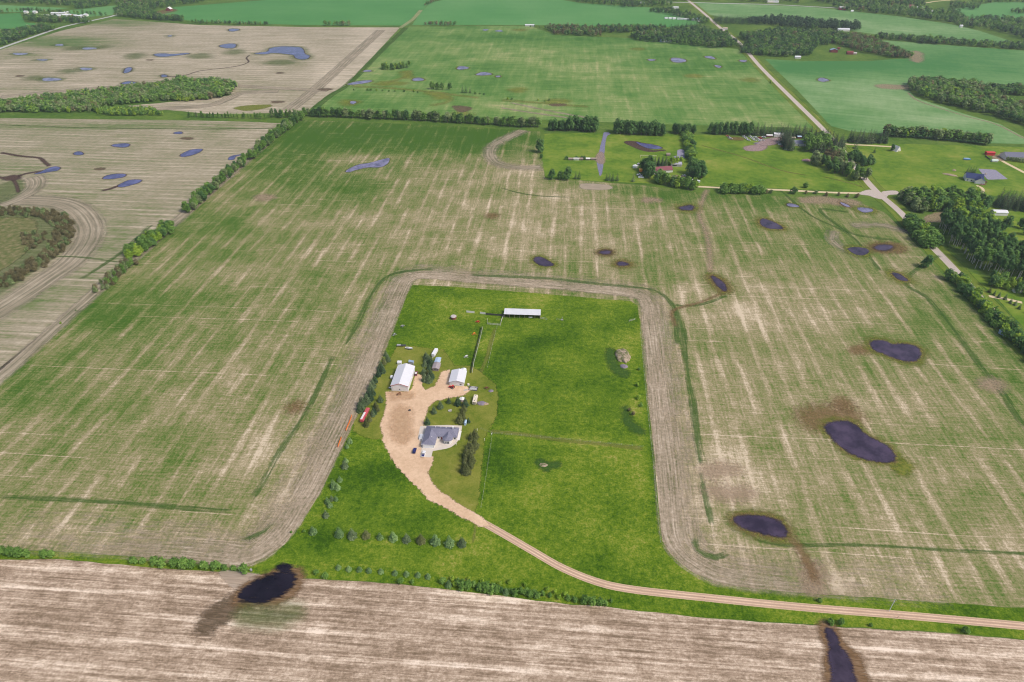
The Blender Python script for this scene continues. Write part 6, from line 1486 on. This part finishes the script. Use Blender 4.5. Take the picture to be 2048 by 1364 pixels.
t = thing('hopper_wagon', 'bright orange hopper standing left of the leafy trees', 'hopper', P(1281, 344), FRZ)
MB().prism([(-1.9, 3.6), (1.9, 3.6), (1.9, 1.8), (.6, .8), (-.6, .8), (-1.9, 1.8)], -2.6, 3.2).build('box', ORANGE, t); MB().prism([(-2.0, 3.6), (2.0, 3.6), (0, 4.1)], -2.7, 3.3).build('cover', plain('light_orange_cover', (.80, .42, .08), .6), t); wheels(t, (-1.5, 1.5), (-1.2, 1.6), .5, .35)
bin_('grey green bin behind the orange hopper', (1276.5, 332), 1.6, 3.2, .9, SAGE, .8)
car('parked_truck', 'upper white truck parked below the orange hopper', (1279, 351), FRZ + 1.4, WHITE, 'truck', 'pickup', DARK, s=1.3)
car('parked_truck', 'lower white truck parked below the orange hopper', (1282, 356), FRZ + 1.5, WHITE, 'truck', 'pickup', WHITE, s=1.3)
t = thing('camper', 'white travel trailer parked beside the sandy track', 'camper', P(1391, 364.5), FRZ + 1.2)
MB().box(-1.3, 1.3, -5, 5, .5, 3.0, .2).build('body', WHITE, t); MB().box(-1.34, -1.29, -3, -1, 1.5, 2.3).build('window', GLASS, t); MB().box(-.4, .4, -1, .2, 3.0, 3.25, .05).build('roof_vent', GREY, t); wheels(t, (-1.1, 1.1), (-.6, .5))
car('parked_car', 'small dark car on the bare yard left of the travel trailer', (1362, 356), .6, NAVY)
car('parked_car', 'small white car on the bare yard near the travel trailer', (1368, 352), .9, WHITE)
for i, (x, w_) in enumerate(((1137, 5), (1147, 7), (1158, 5), (1172, 5), (1182, 7))):
    (shed('%s low shed from the left in the dark row beside the grey lane' % ordinal(i), (x, 320.5), w_, 3.5, 2.0, .8, WOODG if i != 1 else WALLW, (WOODG, WOODW, WOODG, WALLW, WOODG)[i], name='animal_shed', cat='shed', group='low sheds beside the grey lane'))
for x in (1133, 1153, 1163, 1168):
    inst('bush', 'shrub', P(x, 319), 4.5, 'dark bush between the low sheds beside the grey lane', 'bush', 'bushes between the low sheds', v=2)
fence('hay_windrow', 'straight pale fence line on the meadow behind the square spruces', [(1281, 316), (1281, 312), (1313, 312.5)], 1.3, 4, 2, CREAM, .12, .14)
# cluttered yard
shed('white roofed shed at the foot of the dark shelterbelt', (1548, 273.5), 13, 8, 3.5, 1.4, WALLW, ROOFWX, name='shed', cat='shed')
shed('low reddish shed left of the white roofed shed', (1533, 274), 8, 4, 2.2, .8, MAROON, WALLW, name='shed', cat='shed')
shed('grey roofed house behind the clipped shrubs by the road', (1580, 292), 22, 12, 3.4, 2.8, WALLW, plain('grey_blue_shingles', (.24, .25, .32), .9), name='house', cat='house', wins=((2, .9, 1.5, 1.2), (10, .9, 1.5, 1.2)))
shed('tan roofed shed behind the grey roofed house', (1577, 279), 9, 4, 2.3, .8, WOODG, TANB, name='shed', cat='shed')
shed('small blue grey hut behind the grey roofed house', (1595, 277), 5, 4, 2.4, .8, MAROON, TARP, name='hut', cat='hut')
ci = 0
for gx, gy, n in ((1488, 274, 4), (1500, 274, 4), (1510, 275, 4), (1519, 276, 3), (1455, 273, 3)):
    for j in range(n):
        ci += 1
        car('old_vehicle', 'old pale vehicle in the slanted rows at the top of the cluttered yard', (gx + j * 3.0, gy + j * 2.4), FRZ + .9, random.choice((WHITE, WHITE, GREY, WALLW, PINK)), 'old vehicle', random.choice(('suv', 'pickup')), group='old vehicles in slanted rows', sub=False)
for q, mm, lb in (((1527, 275), WHITE, 'white truck facing the cluttered bare yard'), ((1560, 290), WHITE, 'white car left of the dark spruces by the cluttered yard'), ((1557, 286), GREY, 'grey car behind the white car by the cluttered yard'), ((1572, 300), WHITE, 'white van at the lower corner of the dark spruces'), ((1565, 294), PINK, 'reddish car at the path below the cluttered yard')):
    car('parked_car', lb, q, FRZ + 1.2, mm, s=1.15)
heap('scrap_heap', 'dark scrap heap at the left of the cluttered yard', 'scrap heap', (1513, 287), 4, 2.5, 1.2, DIRTP, 11)
heap('scrap_heap', 'pinkish brush heap at the tip of the roadside tree wedge', 'brush heap', (1613, 321), 6, 4, 1.8, plain('pinkish_brush', (.30, .19, .20), .95, .3), 12)
# east of the road
t = thing('a_frame', 'white tent shaped roof beside a dark shrub in the yellowish meadow', 'hut', P(1797, 303), FRZ + .5)
MB().prism([(-4.4, 0), (4.4, 0), (0, 6.6)], 0, 8).build('roof', WALLW, t); MB().box(-.5, .5, -.06, -.004, 0, 2).build('door', WOODG, t)
shed('navy roofed house with pale walls right of the grove', (1930, 362), 18, 13, 4.2, 4.0, WALLW, NAVY, rz=-.35, name='house', cat='house', wins=((1.5, 1, 1.4, 1.3), (5.5, 1, 1.6, 1.3), (9.5, 1, 1.4, 1.3)))
shed('navy roofed wing on the right of the navy roofed house', (1949, 367), 10, 11, 3.8, 3.2, WALLW, NAVY, rz=-.35, axis='y', name='garage', cat='garage', doors=((1.2, 4.2, 2.3),))
for i in range(4):
    inst('spruce_far', 'spruce_tree', P(1934 + 5 * i, 345.5), 10, '%s pointed spruce from the left behind the navy roofed house' % ordinal(i), 'tree', 'pointed spruces behind the navy roofed house')
fence('garden_wall', 'dark red curved retaining wall right of the navy roofed house', [(1958, 372), (1966, 366), (1974, 364), (1972, 369), (1962, 371)], 1.2, 3, 0, MAROON, panel=MAROON)
heap('soil_heap', 'long brown soil bank curving left of the navy roofed house', 'soil bank', (1900, 350), 8, 3, 1.2, DIRT, 14, -.6)
heap('soil_heap', 'small brown soil heap above the long soil bank', 'soil heap', (1908, 341), 2.5, 2, 1.2, DIRT, 15)
shed('wide black roofed house behind white trees at the right edge', (2010, 320), 34, 15, 4.0, 4.0, WALLW, plain('charcoal_shingles', (.16, .165, .22), .9), name='house', cat='house', wins=((3, 1, 1.5, 1.3), (9, 1, 1.5, 1.3), (15, 1, 1.5, 1.3)))
for i in range(8):
    inst('grey_willow', 'young_tree', P(2014 + i * 5, 321.5 + i * .6), 5.5, 'small pale tree in the bed before the black roofed house', 'tree', 'small trees before the black roofed house', v=0 if i % 2 else 2)
shed('red box shed beside the sandy drive at the right edge', (1973, 311), 10, 6, 3.6, .5, RED, RED, name='shed', cat='shed')
t = thing('boat', 'covered blue boat on the meadow above the grey pad', 'boat', P(1933, 320), FRZ)
MB().prism([(-4.0, .9), (3.6, .7), (4.6, 1.6), (3.0, 2.0), (-3.8, 2.0)], -1.3, 1.3).build('hull', plain('blue_tarp', (.08, .25, .55), .5), t); MB().prism([(-4.0, 2.0), (3.2, 2.0), (2.0, 2.5), (-3.4, 2.5)], -1.0, 1.0).build('cover', TARP, t); wheels(t, (-.6, .6), (-1.2, 1.2), .4)
shed('low greenhouse with pale green roof below the red box shed', (1984, 324), 7, 4, 1.8, 1.2, WALLW, plain('pale_green_film', (.52, .62, .54), .4), name='greenhouse', cat='greenhouse')
fence('dark_hedge_fence', 'short dark fence left of the low greenhouse', [(1970, 313), (1980, 320)], 1.6, 3, 0, DSTEEL, panel=DSTEEL)
t = thing('round_bale', 'pale round bale on the grey pad', 'bale', P(1971, 349), 0)
MB().cyl((-.7, 0, .75), .75, 1.4, 18, axis='x').build('bale', TANB, t); MB().cyl((-.72, 0, .75), .2, 1.44, 10, axis='x').build('core', WOODG, t)
shed('pinkish white roofed house in the grove left of the dark spruce', (1876, 398), 17, 11, 4.5, 3, WALLW, plain('pinkish_white_roof', (.60, .54, .54), .8), name='house', cat='house', wins=((2, .9, 1.4, 1.2), (8, .9, 1.4, 1.2)))
shed('white house with pale roof right of the dark spruce in the grove', (1903, 402), 17, 10, 4.5, 2.4, WALLW, plain('pale_lilac_roof', (.62, .62, .70), .7), name='house', cat='house', wins=((2, .9, 1.4, 1.2), (8, .9, 1.4, 1.2)))
shed('tiny white hut at the left of the grove', (1850, 394), 6, 6, 4, 2.2, WALLW, WALLW, name='hut', cat='hut')
shed('small pale roofed building hidden in the lower grove', (1945, 411), 9, 6, 2.6, 1.4, WALLW, plain('dull_pale_roof', (.42, .42, .48), .8), name='outbuilding')
shed('white roofed building on the bright lawn at the right edge', (1987, 431), 14, 8, 3.4, 1.4, WALLW, ROOFWX, name='outbuilding')
car('parked_car', 'white car beside the white roofed building on the bright lawn', (2001, 428), 1.0, WHITE)
car('parked_car', 'dark blue car below the white roofed building on the bright lawn', (1975, 436), 1.4, NAVY)
for q, lb in (((2003, 562), 'white object on the lawn behind the near edge of the wood'), ((2028, 586), 'pale pinkish shed roof at the far right edge of the wood')):
    shed(lb, q, 6 if 'pink' in lb else 3, 4, 2.0, 1.0, WALLW, plain('pinkish_roof', (.45, .38, .40), .8) if 'pink' in lb else ROOFWX, name='outbuilding')
# ---------------------------------------------------------------- far farmsteads
FARRED = plain('weathered_barn_red', (0.22, 0.055, 0.055), 0.8, 0.15)
def far(label, q, w, l, h, wall=WALLW, roof=ROOFWX, rise=1.5, rz=FRZ, name='outbuilding', cat='building', group=None, axis='x'):
    return shed(label, q, w, l, h, rise, FARRED if wall is RED else wall, FARRED if roof is RED else roof, rz, axis, name, cat, group)
far('long low white shed at the left end of the far treeline', (1050, 52.5), 22, 8, 3, rise=1)
far('white dome like quonset in the far farmstead left of the road', (1306, 66), 15, 10, 4, rise=3, name='quonset')
for i, x in enumerate((1322, 1328, 1335, 1342)):
    bin_('%s silver bin from the left in the row below the far farmstead trees' % ordinal(i), (x, 84), 3.2, 4.0, .9, WHITE if i else STEELB, 2.0, group='silver bins below the far farmstead trees')
for i, x in enumerate((1330, 1338, 1346, 1354, 1361, 1368, 1376, 1383)):
    far('%s white trailer from the left in the far row under the trees' % ordinal(i), (x, 38 + .4 * i), 8.5, 4, 3.2, WHITE, WHITE, .6, rz=.4 if i < 3 else FRZ, name='parked_trailer', cat='trailer', group='white trailers in the far row')
far('grey roofed farmhouse right of the far white trailers', (1388, 41), 16, 10, 4, roof=STEELB, name='house', cat='house')
far('small white shed at the right end of the far white trailers', (1396, 43.5), 6, 5, 3)
far('white house with pinkish roof in the far woods above the pale field', (1679, 20), 18, 12, 5, PINK, WALLW, 3, name='house', cat='house')
far('small white shed right of the pinkish far house', (1702, 24), 6, 5, 3)
far('long white building in the far copse by the pale field', (1676, 62.5), 26, 10, 4, name='outbuilding', rise=2)
far('grey roofed red barn on the small far meadow', (1661, 105), 14, 9, 4.5, RED, STEELB, 2.5, axis='y', name='barn', cat='barn')
far('dark red barn right of the grey roofed red barn', (1694, 109), 12, 7, 4, RED, RED, 2, name='barn', cat='barn')
far('small red shed behind the far red barns', (1675, 99), 5, 4, 2.5, RED, RED)
far('small dark shed right of the dark red barn', (1704, 109), 9, 4, 2.5, WOODG, WOODW)
far('white shed among dark trees right of the far road', (1572, 99), 6, 5, 3)
far('grey roofed house among dark trees right of the far road', (1575, 108), 12, 8, 3.5, SAGE, STEELB, name='house', cat='house')
far('white car port at the field edge right of the far road', (1590, 117), 11, 6, 3)
far('pale roof deep in the dark trees right of the far road', (1554, 78), 9, 7, 4)
far('tan roof deep in the dark trees by the far road', (1446, 60), 10, 7, 4, roof=TANB)
far('pale roof in the trees left of the far road', (1425, 86), 9, 7, 4)
far('white church like house among the upper right woods', (1834, 22), 16, 12, 6, roof=ROOFWX, rise=4, name='house', cat='house')
far('maroon house in the upper right woods', (1818, 17), 12, 10, 6, MAROON, MAROON, 3, name='house', cat='house')
for i, x in enumerate((1849, 1857, 1866)):
    far('%s white shed from the left beside the church like house' % ordinal(i), (x, 24), 10, 6, 3.5, WHITE, WHITE, 1, group='white sheds beside the church like house')
far('small white hut at the edge of the upper right woods', (1920, 55), 6, 6, 4)
far('cream house at the top edge left of the cross road', (1535, 6), 16, 10, 4, CREAM, WALLW, name='house', cat='house')
far('white house at the top edge right of the cream one', (1547, 6), 14, 10, 4, name='house', cat='house')
far('white house among the woods at the top edge', (1752, 4), 16, 10, 4, name='house', cat='house')
far('pale house among woods at the top edge near the cross road', (1280, 8), 12, 9, 4, name='house', cat='house')
far('white building in the woods above the far trailers', (1345, 18), 16, 10, 4)
far('red barn with white rounded roof at the upper left field edge', (332, 22), 13, 12, 4.5, RED, WALLW, 4.5, axis='y', name='barn', cat='barn')
far('white shed in the woods left of the upper left red barn', (290, 23), 16, 9, 4)
far('grey shed in the woods at the upper left', (270, 22), 10, 8, 3.5, SAGE, STEELB)
far('pale house in the trees along the far grey road', (250, 10), 18, 9, 4, name='house', cat='house')
TL = [(48, 27, 8), (66, 27, 8), (82, 35, 9), (90, 35, 9), (102, 30, 22), (118, 30, 18), (122, 34, 20), (129, 28, 10), (134, 34, 12), (154, 36, 14), (160, 35, 9), (168, 33, 8), (112, 35, 10), (146, 35, 9)]
for i, (x, y, w_) in enumerate(sorted(TL)):
    far('%s white building from the left in the far upper left farmstead' % ordinal(i), (x, y), w_, 9, 4.5, WALLW if i != 9 else PINK, WHITE if i % 3 else ROOFWX, 1.6, group='white buildings of the far upper left farmstead')
# ================================================================== HAZE over the plain
hb = bmesh.new()
bmesh.ops.create_cube(hb, size=1.0)
for v_ in hb.verts:
    v_.co = Vector((v_.co.x * 12000, v_.co.y * 12000 + 5000, (v_.co.z + 0.5) * 345 - 1.2))
me = bpy.data.meshes.new('haze'); hb.to_mesh(me); hb.free()
hm = bpy.data.materials.new('haze_air'); hm.use_nodes = True
t = hm.node_tree
for q in list(t.nodes):
    if q.type != 'OUTPUT_MATERIAL': t.nodes.remove(q)
pv = t.nodes.new('ShaderNodeVolumePrincipled')
pv.inputs['Color'].default_value = (0.80, 0.90, 1.0, 1)
pv.inputs['Density'].default_value = 0.00007
pv.inputs['Anisotropy'].default_value = 0.2
ou = [q for q in t.nodes if q.type == 'OUTPUT_MATERIAL'][0]
t.links.new(pv.outputs[0], ou.inputs['Volume'])
finish('haze', me, hm, 'stuff')
